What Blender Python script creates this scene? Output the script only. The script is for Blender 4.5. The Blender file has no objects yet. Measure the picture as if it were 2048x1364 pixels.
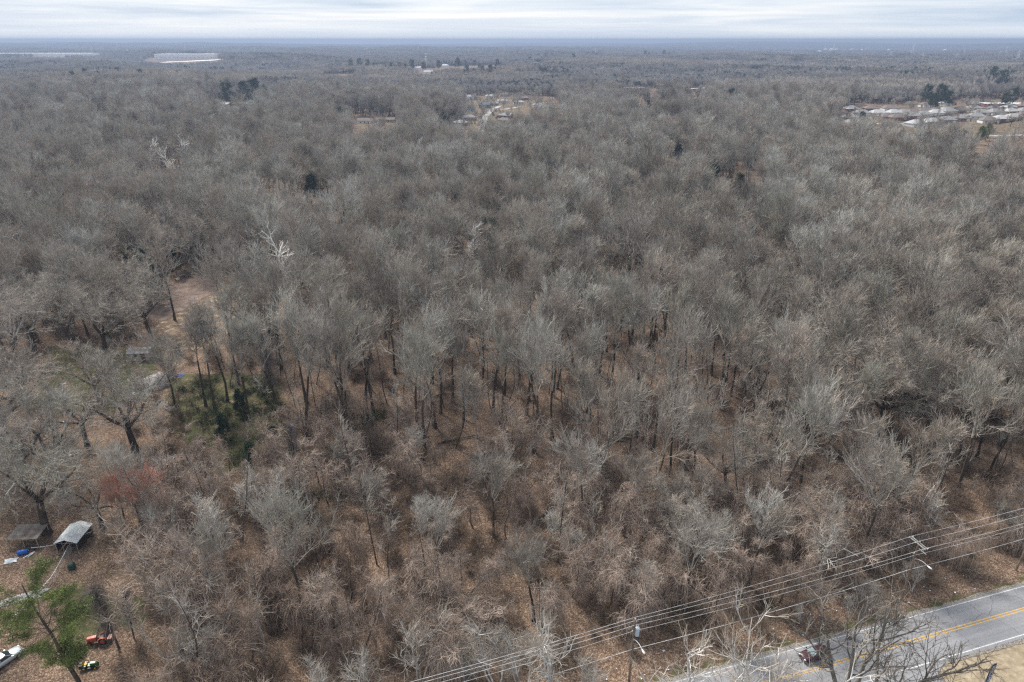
import bpy, math, random
import numpy as np
from mathutils import Vector, Matrix
R_ = math.radians
sc = bpy.context.scene
C = sc.collection

# ------------------------------------------------------------------ camera
CAM_H = 80.0; PITCH = R_(23.8); FP = 1365.0
cam_d = bpy.data.cameras.new('camera'); cam = bpy.data.objects.new('camera', cam_d); C.objects.link(cam)
cam.location = (0, 0, CAM_H); cam.rotation_euler = (R_(90) - PITCH, 0, 0)
cam_d.lens = 24.0; cam_d.sensor_width = 36.0; cam_d.clip_start = 1.0; cam_d.clip_end = 60000.0
sc.camera = cam
# ------------------------------------------------------------------ sky and sun
SUN_EL, SUN_AZ = 48.0, -38.0            # azimuth from +Y, negative = towards the left of the picture
world = bpy.data.worlds.new('World'); sc.world = world; world.use_nodes = True
wn = world.node_tree; wn.nodes.clear()
def N(nt, t, **k):
    n = nt.nodes.new(t)
    for a, b in k.items(): setattr(n, a, b)
    return n
wo = N(wn, 'ShaderNodeOutputWorld'); bg = N(wn, 'ShaderNodeBackground'); sky = N(wn, 'ShaderNodeTexSky', sky_type='NISHITA')
sky.sun_disc = False; sky.sun_elevation = R_(SUN_EL); sky.sun_rotation = R_(SUN_AZ); sky.altitude = 100; sky.dust_density = 1.5
bg2 = N(wn, 'ShaderNodeBackground'); mixs = N(wn, 'ShaderNodeMixShader')
tc = N(wn, 'ShaderNodeTexCoord'); mp = N(wn, 'ShaderNodeMapping'); mp.inputs['Scale'].default_value = (1.9, 1.9, 48.0)
nz = N(wn, 'ShaderNodeTexNoise'); nz.inputs['Scale'].default_value = 1.15; nz.inputs['Detail'].default_value = 8; nz.inputs['Roughness'].default_value = .58
nz.inputs['Distortion'].default_value = .35
rp = N(wn, 'ShaderNodeValToRGB'); e = rp.color_ramp.elements
e[0].position = .36; e[0].color = (.47, .585, .75, 1); e[1].position = .64; e[1].color = (.97, .975, .98, 1)
m_ = e.new(.50); m_.color = (.70, .775, .875, 1)
sep = N(wn, 'ShaderNodeSeparateXYZ'); hz = N(wn, 'ShaderNodeMapRange'); hz.inputs[1].default_value = 0.0; hz.inputs[2].default_value = .03
hz.inputs[3].default_value = .75; hz.inputs[4].default_value = 0.0
hmix = N(wn, 'ShaderNodeMixRGB'); hmix.inputs[2].default_value = (.80, .87, .95, 1)
L = wn.links.new
L(tc.outputs['Generated'], mp.inputs[0]); L(mp.outputs[0], nz.inputs['Vector']); L(nz.outputs[0], rp.inputs[0])
L(tc.outputs['Generated'], sep.inputs[0]); L(sep.outputs[2], hz.inputs[0]); L(hz.outputs[0], hmix.inputs[0]); L(rp.outputs[0], hmix.inputs[1])
L(hmix.outputs[0], bg2.inputs[0]); bg2.inputs[1].default_value = .96
L(sky.outputs[0], bg.inputs[0]); bg.inputs[1].default_value = 0.09
mixs.inputs[0].default_value = .86
L(bg.outputs[0], mixs.inputs[1]); L(bg2.outputs[0], mixs.inputs[2]); L(mixs.outputs[0], wo.inputs[0])
sun_d = bpy.data.lights.new('sun', 'SUN'); sun = bpy.data.objects.new('sun', sun_d); C.objects.link(sun)
sun_d.energy = 5.0; sun_d.angle = R_(13); sun_d.color = (1, .95, .88)
sd = Vector((math.sin(R_(SUN_AZ)) * math.cos(R_(SUN_EL)), math.cos(R_(SUN_AZ)) * math.cos(R_(SUN_EL)), math.sin(R_(SUN_EL))))
sun.rotation_euler = (-sd).to_track_quat('-Z', 'Y').to_euler()
sc.view_settings.view_transform = 'Standard'; sc.view_settings.look = 'None'; sc.view_settings.exposure = 0.30; sc.view_settings.gamma = 1
cy = sc.cycles
cy.max_bounces = 4; cy.diffuse_bounces = 2; cy.glossy_bounces = 1; cy.transmission_bounces = 1; cy.volume_bounces = 0; cy.transparent_max_bounces = 4
cy.use_denoising = False; cy.sample_clamp_direct = 8; cy.sample_clamp_indirect = 3; cy.denoiser = "OPENIMAGEDENOISE"; cy.denoising_input_passes = "RGB_ALBEDO_NORMAL"; cy.denoising_prefilter = "ACCURATE"
cy.pixel_filter_type = 'BLACKMAN_HARRIS'; cy.filter_width = 1.3

# ------------------------------------------------------------------ projection helpers (used only to read positions off the photograph)
s_, c_ = math.sin(PITCH), math.cos(PITCH)
def P(u, v, z=0.0):
    x = (u - 1024) / FP; y = (v - 682) / FP; t = (CAM_H - z) / (s_ + y * c_)
    return (x * t, (c_ - y * s_) * t, z)
def I(X, Y, Z):
    d = Z - CAM_H; dep = Y * c_ - d * s_
    return 1024 + FP * X / dep, 682 - FP * (Y * s_ + d * c_) / dep, dep
def inpoly(u, v, poly):
    u = np.asarray(u); v = np.asarray(v); r = np.zeros(u.shape, bool); n = len(poly)
    for i in range(n):
        x1, y1 = poly[i]; x2, y2 = poly[(i + 1) % n]
        if y1 == y2: continue
        r ^= ((y1 > v) != (y2 > v)) & (u < (x2 - x1) * (v - y1) / (y2 - y1) + x1)
    return r
def relief(x, y):
    x = np.asarray(x, float); y = np.asarray(y, float); d = np.hypot(x, y)
    a = np.clip((d - 260) / 1500, 0, 1)
    h = 9 * np.sin(x / 310 + 1.3) * np.sin(y / 270 + .4) + 6 * np.sin(x / 137 + y / 190)
    b = np.clip((d - 3000) / 6000, 0, 1)
    h2 = 20 * np.sin(x / 1900 + y / 2700 + 1.0) + 13 * np.sin(x / 900 - y / 1300)
    return a * h * (1 - .5 * b) + b * h2
# ------------------------------------------------------------------ object helpers
def tag(o, label=None, cat=None, group=None, kind=None):
    if label: o['label'] = label
    if cat: o['category'] = cat
    if group: o['group'] = group
    if kind: o['kind'] = kind
    return o
def empty(name, loc=(0, 0, 0), rz=0.0, label=None, cat=None, group=None, scale=1.0):
    o = bpy.data.objects.new(name, None); C.objects.link(o); o.location = loc; o.rotation_euler = (0, 0, rz); o.scale = (scale,) * 3 if not isinstance(scale, tuple) else scale
    o.empty_display_size = .2
    return tag(o, label, cat, group)
def mesh_np(name, V, F, mats, mi=None, smooth=False):
    V = np.asarray(V, np.float32).reshape(-1, 3)
    me = bpy.data.meshes.new(name)
    groups = F if isinstance(F, list) else [F]
    nf = sum(len(g) for g in groups); loops = np.concatenate([g.reshape(-1) for g in groups]).astype(np.int32)
    tot = np.concatenate([np.full(len(g), g.shape[1]) for g in groups]); st = np.concatenate([[0], np.cumsum(tot)[:-1]]).astype(np.int32)
    me.vertices.add(len(V)); me.vertices.foreach_set('co', V.ravel())
    me.loops.add(len(loops)); me.loops.foreach_set('vertex_index', loops)
    me.polygons.add(nf); me.polygons.foreach_set('loop_start', st)
    for m in mats: me.materials.append(m)
    if mi is not None: me.polygons.foreach_set('material_index', np.asarray(mi, np.int32))
    me.polygons.foreach_set('use_smooth', np.full(nf, smooth, bool))
    me.update(calc_edges=True)
    return me
def obj(name, me, parent=None, loc=None):
    o = bpy.data.objects.new(name, me); C.objects.link(o)
    if parent is not None: o.parent = parent
    if loc is not None: o.location = loc
    return o
class MB:
    def __init__(s): s.v = []; s.f = []; s.m = []
    def add(s, V, F, mi=0):
        b = len(s.v); s.v += [tuple(map(float, q)) for q in V]; s.f += [tuple(int(i) + b for i in q) for q in F]; s.m += [mi] * len(F)
        return s
    def box(s, c, d, rz=0.0, rx=0.0, ry=0.0, taper=1.0, mi=0):
        M = Matrix.Translation(c) @ Matrix.Rotation(rz, 4, 'Z') @ Matrix.Rotation(ry, 4, 'Y') @ Matrix.Rotation(rx, 4, 'X')
        V = []
        for z in (-1, 1):
            t = taper if z > 0 else 1
            for x, y in ((-1, -1), (1, -1), (1, 1), (-1, 1)): V.append(M @ Vector((x * d[0] / 2 * t, y * d[1] / 2 * t, z * d[2] / 2)))
        return s.add(V, [(0, 3, 2, 1), (4, 5, 6, 7), (0, 1, 5, 4), (1, 2, 6, 5), (2, 3, 7, 6), (3, 0, 4, 7)], mi)
    def cyl(s, a, b, r0, r1=None, n=8, mi=0, cap=True):
        r1 = r0 if r1 is None else r1
        a = Vector(a); b = Vector(b); t = (b - a).normalized(); q = t.orthogonal().normalized(); w = t.cross(q)
        V = []
        for p, r in ((a, r0), (b, r1)):
            for k in range(n):
                an = 2 * math.pi * k / n; V.append(p + (q * math.cos(an) + w * math.sin(an)) * r)
        F = [(k, (k + 1) % n, n + (k + 1) % n, n + k) for k in range(n)]
        if cap: F += [tuple(range(n - 1, -1, -1)), tuple(range(n, 2 * n))]
        return s.add(V, F, mi)
    def tube(s, pts, r, n=6, mi=0):
        for i in range(len(pts) - 1):
            ra = r[i] if isinstance(r, (list, tuple)) else r; rb = r[i + 1] if isinstance(r, (list, tuple)) else r
            s.cyl(pts[i], pts[i + 1], ra, rb, n, mi)
        return s
    def loft(s, rings, mi=0, cap=True):
        n = len(rings[0]); V = [p for r in rings for p in r]; F = []
        for i in range(len(rings) - 1):
            for k in range(n): F.append((i * n + k, i * n + (k + 1) % n, (i + 1) * n + (k + 1) % n, (i + 1) * n + k))
        if cap: F += [tuple(range(n - 1, -1, -1)), tuple(range((len(rings) - 1) * n, len(rings) * n))]
        return s.add(V, F, mi)
    def ball(s, c, r, n=10, m=6, mi=0, sc3=(1, 1, 1)):
        rings = []
        for i in range(m + 1):
            th = math.pi * (i + .02) / (m + .04)
            rings.append([(c[0] + sc3[0] * r * math.sin(th) * math.cos(2 * math.pi * k / n), c[1] + sc3[1] * r * math.sin(th) * math.sin(2 * math.pi * k / n), c[2] - sc3[2] * r * math.cos(th)) for k in range(n)])
        return s.loft(rings, mi)
    def build(s, name, mats, parent=None, loc=None, smooth=False):
        me = bpy.data.meshes.new(name); me.from_pydata(s.v, [], s.f)
        for m in (mats if isinstance(mats, (list, tuple)) else [mats]): me.materials.append(m)
        me.polygons.foreach_set('material_index', s.m)
        if smooth: me.polygons.foreach_set('use_smooth', [True] * len(s.f))
        me.update()
        return obj(name, me, parent, loc)

# ------------------------------------------------------------------ materials
def newmat(name):
    m = bpy.data.materials.new(name); m.use_nodes = True; nt = m.node_tree
    return m, nt, nt.nodes['Principled BSDF']
def plain(name, col, rough=.7, metal=0.0, spec=.3, var=.12, scale=3.0, col2=None):
    """surface with a little procedural wear"""
    m, nt, b = newmat(name)
    b.inputs['Roughness'].default_value = rough; b.inputs['Metallic'].default_value = metal; b.inputs['Specular IOR Level'].default_value = spec
    t = N(nt, 'ShaderNodeTexCoord'); n = N(nt, 'ShaderNodeTexNoise'); n.inputs['Scale'].default_value = scale; n.inputs['Detail'].default_value = 6
    r = N(nt, 'ShaderNodeValToRGB'); e = r.color_ramp.elements
    c2 = col2 or tuple(x * (1 - 2 * var) for x in col)
    e[0].position = .32; e[0].color = (*c2, 1); e[1].position = .66; e[1].color = (*[min(1, x * (1 + var)) for x in col], 1)
    nt.links.new(t.outputs['Object'], n.inputs['Vector']); nt.links.new(n.outputs[0], r.inputs[0]); nt.links.new(r.outputs[0], b.inputs['Base Color'])
    return m
def woody(name, cols, cell=.12, jitter=.6, fine=2.0, fine_amt=.45, rough=.9):
    """bark/twig colour: each tree its own tone (Object Random), patches through the wood, fine mottling"""
    m, nt, b = newmat(name); L = nt.links.new
    b.inputs['Roughness'].default_value = rough; b.inputs['Specular IOR Level'].default_value = .15
    oi = N(nt, 'ShaderNodeObjectInfo'); g = N(nt, 'ShaderNodeNewGeometry')
    sp = N(nt, 'ShaderNodeSeparateXYZ'); cb = N(nt, 'ShaderNodeCombineXYZ')
    L(g.outputs['Position'], sp.inputs[0]); L(sp.outputs[0], cb.inputs[0]); L(sp.outputs[1], cb.inputs[1])
    vo = N(nt, 'ShaderNodeTexVoronoi'); vo.inputs['Scale'].default_value = cell; L(cb.outputs[0], vo.inputs['Vector'])
    sv = N(nt, 'ShaderNodeSeparateXYZ'); L(vo.outputs['Color'], sv.inputs[0])
    big = N(nt, 'ShaderNodeTexNoise'); big.inputs['Scale'].default_value = .011; big.inputs['Detail'].default_value = 4; L(cb.outputs[0], big.inputs['Vector'])
    a1 = N(nt, 'ShaderNodeMath', operation='MULTIPLY_ADD'); a1.inputs[1].default_value = jitter; L(oi.outputs['Random'], a1.inputs[0])
    a2 = N(nt, 'ShaderNodeMath', operation='MULTIPLY_ADD'); a2.inputs[1].default_value = .35; L(sv.outputs[0], a2.inputs[0]); L(a1.outputs[0], a2.inputs[2])
    a3 = N(nt, 'ShaderNodeMath', operation='MULTIPLY_ADD'); a3.inputs[1].default_value = 1.5; a3.inputs[2].default_value = -.68; L(big.outputs[0], a3.inputs[0]); L(a3.outputs[0], a1.inputs[2])
    r = N(nt, 'ShaderNodeValToRGB'); el = r.color_ramp.elements
    for i, c in enumerate(cols):
        p = .05 + .9 * i / (len(cols) - 1)
        q = el[0] if i == 0 else el.new(p)
        q.position = p; q.color = (*c, 1)
    el.remove(el[-1])
    L(a2.outputs[0], r.inputs[0])
    fn = N(nt, 'ShaderNodeTexNoise'); fn.inputs['Scale'].default_value = fine; fn.inputs['Detail'].default_value = 3; L(g.outputs['Position'], fn.inputs['Vector'])
    fr = N(nt, 'ShaderNodeMapRange'); fr.inputs[1].default_value = .3; fr.inputs[2].default_value = .7; fr.inputs[3].default_value = 1 - fine_amt; fr.inputs[4].default_value = 1 + fine_amt
    L(fn.outputs[0], fr.inputs[0])
    mu = N(nt, 'ShaderNodeMixRGB', blend_type='MULTIPLY'); mu.inputs[0].default_value = 1; L(r.outputs[0], mu.inputs[1]); L(fr.outputs[0], mu.inputs[2])
    L(mu.outputs[0], b.inputs['Base Color'])
    return m
M = {}
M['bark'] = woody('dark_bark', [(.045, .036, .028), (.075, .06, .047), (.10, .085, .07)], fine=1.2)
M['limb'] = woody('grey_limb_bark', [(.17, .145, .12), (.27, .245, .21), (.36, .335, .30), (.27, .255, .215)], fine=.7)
M['twig'] = woody('twigs', [(.19, .16, .135), (.27, .245, .21), (.345, .335, .285), (.37, .305, .26), (.40, .385, .345), (.30, .255, .215), (.47, .455, .41)], fine=.6, jitter=.75)
M['fartwig'] = woody('far_twigs', [(.22, .185, .165), (.32, .285, .255), (.40, .375, .335), (.33, .29, .26), (.54, .505, .44)], cell=.085, fine=.12, jitter=.15, fine_amt=.3)
M['palebark'] = woody('pale_bark', [(.30, .275, .24), (.38, .355, .315), (.46, .44, .40)], fine=1.0)
M['paletwig'] = woody('pale_twigs', [(.29, .245, .20), (.37, .325, .275), (.44, .40, .345)], fine=.7)
M['greybark'] = woody('dark_grey_bark', [(.10, .088, .075), (.15, .135, .118), (.21, .19, .165)], fine=1.0)
M['silverbark'] = woody('silver_grey_bark', [(.40, .385, .35), (.52, .505, .47), (.62, .61, .58)], fine=1.2)
M['white'] = plain('white_bark', (.79, .78, .74), .8, scale=.9, var=.1, col2=(.48, .46, .42))
M['vine'] = woody('vine_stems', [(.155, .112, .086), (.25, .188, .148), (.44, .355, .295), (.29, .222, .18)], cell=.2, fine=.8)
M['darkvine'] = woody('dark_vine_stems', [(.10, .082, .074), (.16, .135, .125), (.22, .185, .17)], fine=1)
M['brush'] = woody('brush_stems', [(.125, .09, .066), (.20, .15, .112), (.28, .215, .165)], cell=.2, fine=.7)
M['red'] = woody('red_twigs', [(.36, .14, .095), (.44, .20, .14)], fine=1)
def leafy(name, a, b2):
    m = woody(name, [a, tuple((x + y) / 2 for x, y in zip(a, b2)), b2], cell=.3, fine=.9, rough=.65)
    return m
M['pine'] = leafy('pine_needles', (.045, .072, .022), (.17, .20, .06))
M['cedar'] = leafy('evergreen_leaves', (.012, .032, .018), (.032, .062, .028))
M['lime'] = leafy('yellow_green_leaves', (.10, .13, .035), (.20, .22, .07))
M['privet'] = leafy('green_undergrowth_leaves', (.028, .040, .016), (.070, .080, .030))

# ground: leaf litter, grass, straw-coloured grass and bare earth, chosen by what grows where
def ground_mat():
    m, nt, b = newmat('ground_cover'); L = nt.links.new
    b.inputs['Roughness'].default_value = .95; b.inputs['Specular IOR Level'].default_value = .1
    g = N(nt, 'ShaderNodeNewGeometry')
    def noise(s, d=5, ro=.55):
        n = N(nt, 'ShaderNodeTexNoise'); n.inputs['Scale'].default_value = s; n.inputs['Detail'].default_value = d; n.inputs['Roughness'].default_value = ro; L(g.outputs['Position'], n.inputs['Vector']); return n
    def ramp(src, stops):
        r = N(nt, 'ShaderNodeValToRGB'); el = r.color_ramp.elements
        for i, (p, c) in enumerate(stops):
            q = el[i] if i < 2 else el.new(p)
            q.position = p; q.color = (*c, 1)
        L(src, r.inputs[0]); return r.outputs[0]
    def mix(f, a, c2, mode='MIX'):
        x = N(nt, 'ShaderNodeMixRGB', blend_type=mode)
        if isinstance(f, float): x.inputs[0].default_value = f
        else: L(f, x.inputs[0])
        for i, q in ((1, a), (2, c2)):
            if isinstance(q, tuple): x.inputs[i].default_value = (*q, 1)
            else: L(q, x.inputs[i])
        return x.outputs[0]
    leaf = N(nt, 'ShaderNodeTexVoronoi'); leaf.inputs['Scale'].default_value = 8; leaf.inputs['Randomness'].default_value = 1; L(g.outputs['Position'], leaf.inputs['Vector'])
    sv = N(nt, 'ShaderNodeSeparateXYZ'); L(leaf.outputs['Color'], sv.inputs[0])
    litter = ramp(sv.outputs[0], [(0, (.060, .041, .030)), (.45, (.135, .094, .067)), (.75, (.195, .138, .102)), (.93, (.31, .245, .19))])
    litter = mix(.8, litter, ramp(noise(.13, 6, .65).outputs[0], [(.32, (.48, .46, .44)), (.5, (.9, .88, .86)), (.68, (1.4, 1.34, 1.28))]), 'MULTIPLY')
    litter = mix(.8, litter, ramp(noise(1.9).outputs[0], [(.3, (.62, .6, .6)), (.7, (1.4, 1.35, 1.3))]), 'MULTIPLY')
    att = N(nt, 'ShaderNodeAttribute'); att.attribute_name = 'cover'
    sa = N(nt, 'ShaderNodeSeparateColor'); L(att.outputs['Color'], sa.inputs[0])
    def edge(src, n):
        a = N(nt, 'ShaderNodeMath', operation='ADD'); L(src, a.inputs[0])
        s2 = N(nt, 'ShaderNodeMath', operation='MULTIPLY_ADD'); s2.inputs[1].default_value = .9; s2.inputs[2].default_value = -.45; L(n, s2.inputs[0]); L(s2.outputs[0], a.inputs[1])
        mr = N(nt, 'ShaderNodeMapRange'); mr.inputs[1].default_value = .42; mr.inputs[2].default_value = .58; L(a.outputs[0], mr.inputs[0]); return mr.outputs[0]
    grass = ramp(noise(1.4, 8, .7).outputs[0], [(.3, (.035, .040, .017)), (.55, (.080, .082, .034)), (.75, (.16, .14, .075))])
    straw = ramp(noise(.9, 8, .7).outputs[0], [(.3, (.18, .14, .085)), (.5, (.29, .235, .16)), (.72, (.42, .355, .26))])
    bare = ramp(noise(.5, 6).outputs[0], [(.3, (.15, .10, .078)), (.7, (.29, .225, .185))])
    c = mix(edge(sa.outputs[0], noise(.5).outputs[0]), litter, grass)
    c = mix(edge(sa.outputs[1], noise(.45).outputs[0]), c, straw)
    c = mix(edge(sa.outputs[2], noise(.3).outputs[0]), c, bare)
    L(c, b.inputs['Base Color'])
    bp = N(nt, 'ShaderNodeBump'); bp.inputs['Strength'].default_value = .5; bp.inputs['Distance'].default_value = .12; L(noise(2.5, 6).outputs[0], bp.inputs['Height']); L(bp.outputs[0], b.inputs['Normal'])
    return m
M['ground'] = ground_mat()

# ------------------------------------------------------------------ ground sheet
RD = np.array([.9583, .2859]); RN = np.array([-.2859, .9583])      # along the road, across it (away from the camera)
def road_xy(a, n): return RD * a + RN * n
def axis(near0, near1, step, far, grow):
    a = list(np.arange(near0, near1 + .01, step)); st = step
    while a[-1] < far: st *= grow; a.append(a[-1] + st)
    st = step
    while a[0] > -far: st *= grow; a.insert(0, a[0] - st)
    return np.array(a)
YARD = [(-200, 1700), (-200, 700), (0, 690), (330, 690), (345, 760), (240, 900), (255, 1000), (290, 1180), (330, 1290), (345, 1500), (345, 1700)]
FIELD = [(270, 606), (395, 545), (440, 548), (455, 565), (540, 575), (600, 610), (585, 640), (470, 655), (430, 700), (335, 700), (300, 640)]
PATHF = [(270, 606), (395, 545), (430, 550), (430, 585), (330, 640), (290, 640)]
def build_ground():
    xs = axis(-150, 170, 1.6, 16000, 1.11); ys = axis(30, 290, 1.6, 16000, 1.11)
    X, Y = np.meshgrid(xs, ys); Z = relief(X, Y)
    V = np.stack([X, Y, Z], -1).reshape(-1, 3); nx, ny = len(xs), len(ys)
    i = np.arange(nx - 1); j = np.arange(ny - 1); Ii, Jj = np.meshgrid(i, j); a = (Jj * nx + Ii).ravel()
    F = np.stack([a, a + 1, a + nx + 1, a + nx], 1)
    me = mesh_np('ground', V, F, [M['ground']])
    u, v, dep = I(X.ravel(), Y.ravel(), Z.ravel()); front = Y.ravel() > 5
    n = X.ravel() * RN[0] + Y.ravel() * RN[1]; al = X.ravel() * RD[0] + Y.ravel() * RD[1]
    g = np.zeros(len(u)); s = np.zeros(len(u)); b = np.zeros(len(u))
    g[(n > 57) & (n < 59.2) & (al > 5)] = .52; g[(n > 57) & (n < 59.2) & (al <= 5)] = .35
    s[(n < 50.0)] = 1.0
    b[(n > 59.2) & (n < 61.2)] = .32
    g[inpoly(u, v, YARD) & front] = .34
    g[inpoly(u, v, [(100, 690), (330, 700), (300, 760), (230, 830), (60, 820)]) & front] = .55
    g[inpoly(u, v, [(330, 745), (560, 745), (600, 940), (420, 950), (330, 850)]) & front] = .55
    g[inpoly(u, v, [(120, 1180), (300, 1190), (290, 1260), (130, 1270)]) & front] = .6
    f = inpoly(u, v, FIELD) & front; s[f] = .44; g[f] = .34
    f = inpoly(u, v, PATHF) & front; s[f] = 0; b[f] = .62
    for poly in TOWN_POLYS:
        f = inpoly(u, v, poly) & front; s[f] = .38; g[f] = .46
    col = me.color_attributes.new('cover', 'FLOAT_COLOR', 'POINT')
    col.data.foreach_set('color', np.stack([g, s, b, np.ones(len(g))], 1).astype(np.float32).ravel())
    tag(obj('ground', me), kind='structure')
TOWN_C = [(893, 264), (925, 230), (928, 192), (1062, 190), (1115, 206), (1115, 224), (1040, 230), (1015, 250), (988, 264)]
TOWN_R = [(1690, 243), (1690, 212), (1850, 205), (2060, 192), (2060, 262), (1960, 268), (1800, 262)]
TOWN_R2 = [(1940, 268), (2060, 262), (2060, 300), (1960, 300)]
FARM_L = [(700, 262), (700, 236), (790, 236), (792, 262)]
BARN_L = [(370, 222), (370, 208), (500, 205), (505, 218)]
TOWN_POLYS = [TOWN_C, TOWN_R, TOWN_R2, FARM_L, BARN_L]
build_ground()

# ------------------------------------------------------------------ tree grower
def unit(a): return a / np.maximum(np.linalg.norm(a, axis=-1, keepdims=True), 1e-9)
def perp(rng, T):
    r = rng.normal(size=T.shape); r -= (r * T).sum(-1, keepdims=True) * T; return unit(r)
def grow(rng, p0, d0, length, K, up=0.0, wob=.15, grav=0.0):
    """N polylines of K points; up/grav bend the direction step by step"""
    n = len(p0); P_ = np.zeros((n, K, 3)); P_[:, 0] = p0; d = unit(d0); st = (np.asarray(length) / (K - 1)).reshape(-1, 1)
    for k in range(1, K):
        d = unit(d + np.array([0, 0, up - grav * k]) + rng.normal(size=(n, 3)) * wob)
        P_[:, k] = P_[:, k - 1] + d * st
    return P_
def taper(r0, r1, K): return np.asarray(r0).reshape(-1, 1) * (1 - np.linspace(0, 1, K)[None]) + np.asarray(r1).reshape(-1, 1) * np.linspace(0, 1, K)[None]
def sprout(rng, PP, RR, n, t0, t1, ang, L0, L1, K, up=.05, wob=.15, ratio=.6, tip=.3, grav=0.0, shape=None, minr=.0):
    """n side branches on each parent polyline"""
    m, Kp, _ = PP.shape
    t = rng.uniform(t0, t1, (m, n)); x = t * (Kp - 1); i = np.minimum(x.astype(int), Kp - 2); fr = (x - i)[..., None]
    idx = np.arange(m)[:, None]
    A = PP[idx, i]; B = PP[idx, i + 1]; p0 = A * (1 - fr) + B * fr; T = unit(B - A)
    r = RR[idx, i] * (1 - fr[..., 0]) + RR[idx, i + 1] * fr[..., 0]
    p0 = p0.reshape(-1, 3); T = T.reshape(-1, 3); r = r.ravel(); t = t.ravel()
    a = np.radians(rng.uniform(ang[0], ang[1], len(t)))[:, None]
    d = np.cos(a) * T + np.sin(a) * perp(rng, T)
    ln = rng.uniform(L0, L1, len(t)) * (shape(t) if shape else 1)
    Q = grow(rng, p0, d, ln, K, up, wob, grav)
    r0 = np.maximum(r * ratio * rng.uniform(.7, 1, len(t)), minr)
    return Q, taper(r0, np.maximum(r0 * tip, minr * .6), K)
def tubes(PP, RR, S):
    n, K, _ = PP.shape
    T = np.zeros_like(PP); T[:, 1:-1] = PP[:, 2:] - PP[:, :-2] if K > 2 else 0; T[:, 0] = PP[:, 1] - PP[:, 0]; T[:, -1] = PP[:, -1] - PP[:, -2]; T = unit(T)
    ref = np.zeros((n, 1, 3)); ax = np.abs(T[:, 0]).argmin(-1); ref[np.arange(n), 0, ax] = 1
    A = unit(np.cross(T, ref)); B = np.cross(T, A)
    an = np.arange(S) * 2 * np.pi / S
    V = PP[:, :, None] + RR[:, :, None, None] * (np.cos(an)[None, None, :, None] * A[:, :, None] + np.sin(an)[None, None, :, None] * B[:, :, None])
    base = (np.arange(n) * K * S)[:, None, None] + (np.arange(K - 1) * S)[None, :, None] + np.arange(S)[None, None, :]
    nxt = (np.arange(n) * K * S)[:, None, None] + (np.arange(K - 1) * S)[None, :, None] + ((np.arange(S) + 1) % S)[None, None, :]
    F = np.stack([base, nxt, nxt + S, base + S], -1).reshape(-1, 4)
    return V.reshape(-1, 3), F
class Acc:
    def __init__(s): s.V = []; s.F = []; s.m = []; s.n = 0
    def add(s, VF, mi=0):
        V, F = VF; s.V.append(V); s.F.append(F + s.n); s.m.append(np.full(len(F), mi)); s.n += len(V); return s
    def mesh(s, name, mats, smooth=False):
        q = {}
        V = np.concatenate(s.V); 
        for F, m in zip(s.F, s.m): q.setdefault(F.shape[1], []).append((F, m))
        Fs = [np.concatenate([a for a, _ in v]) for v in q.values()]; ms = np.concatenate([b for v in q.values() for _, b in v])
        return mesh_np(name, V, Fs, mats, ms, smooth)
def leaves(rng, centres, n, rad, size, flat=.6, thin=False):
    """small leaf-sized triangles in loose clumps round given centres"""
    k = len(centres); c = np.repeat(centres, n, 0) + rng.normal(size=(k * n, 3)) * rad * np.array([1, 1, flat])
    a = unit(rng.normal(size=c.shape)); b = perp(rng, a); sz = rng.uniform(.6, 1.3, (len(c), 1)) * size
    wd = .5 if not thin else .17
    V = np.stack([c - a * sz, c + a * sz * .6 + b * sz * wd, c + a * sz * .2 - b * sz * wd * 1.1], 1).reshape(-1, 3)
    F = np.arange(len(V)).reshape(-1, 3); return V, F

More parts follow.
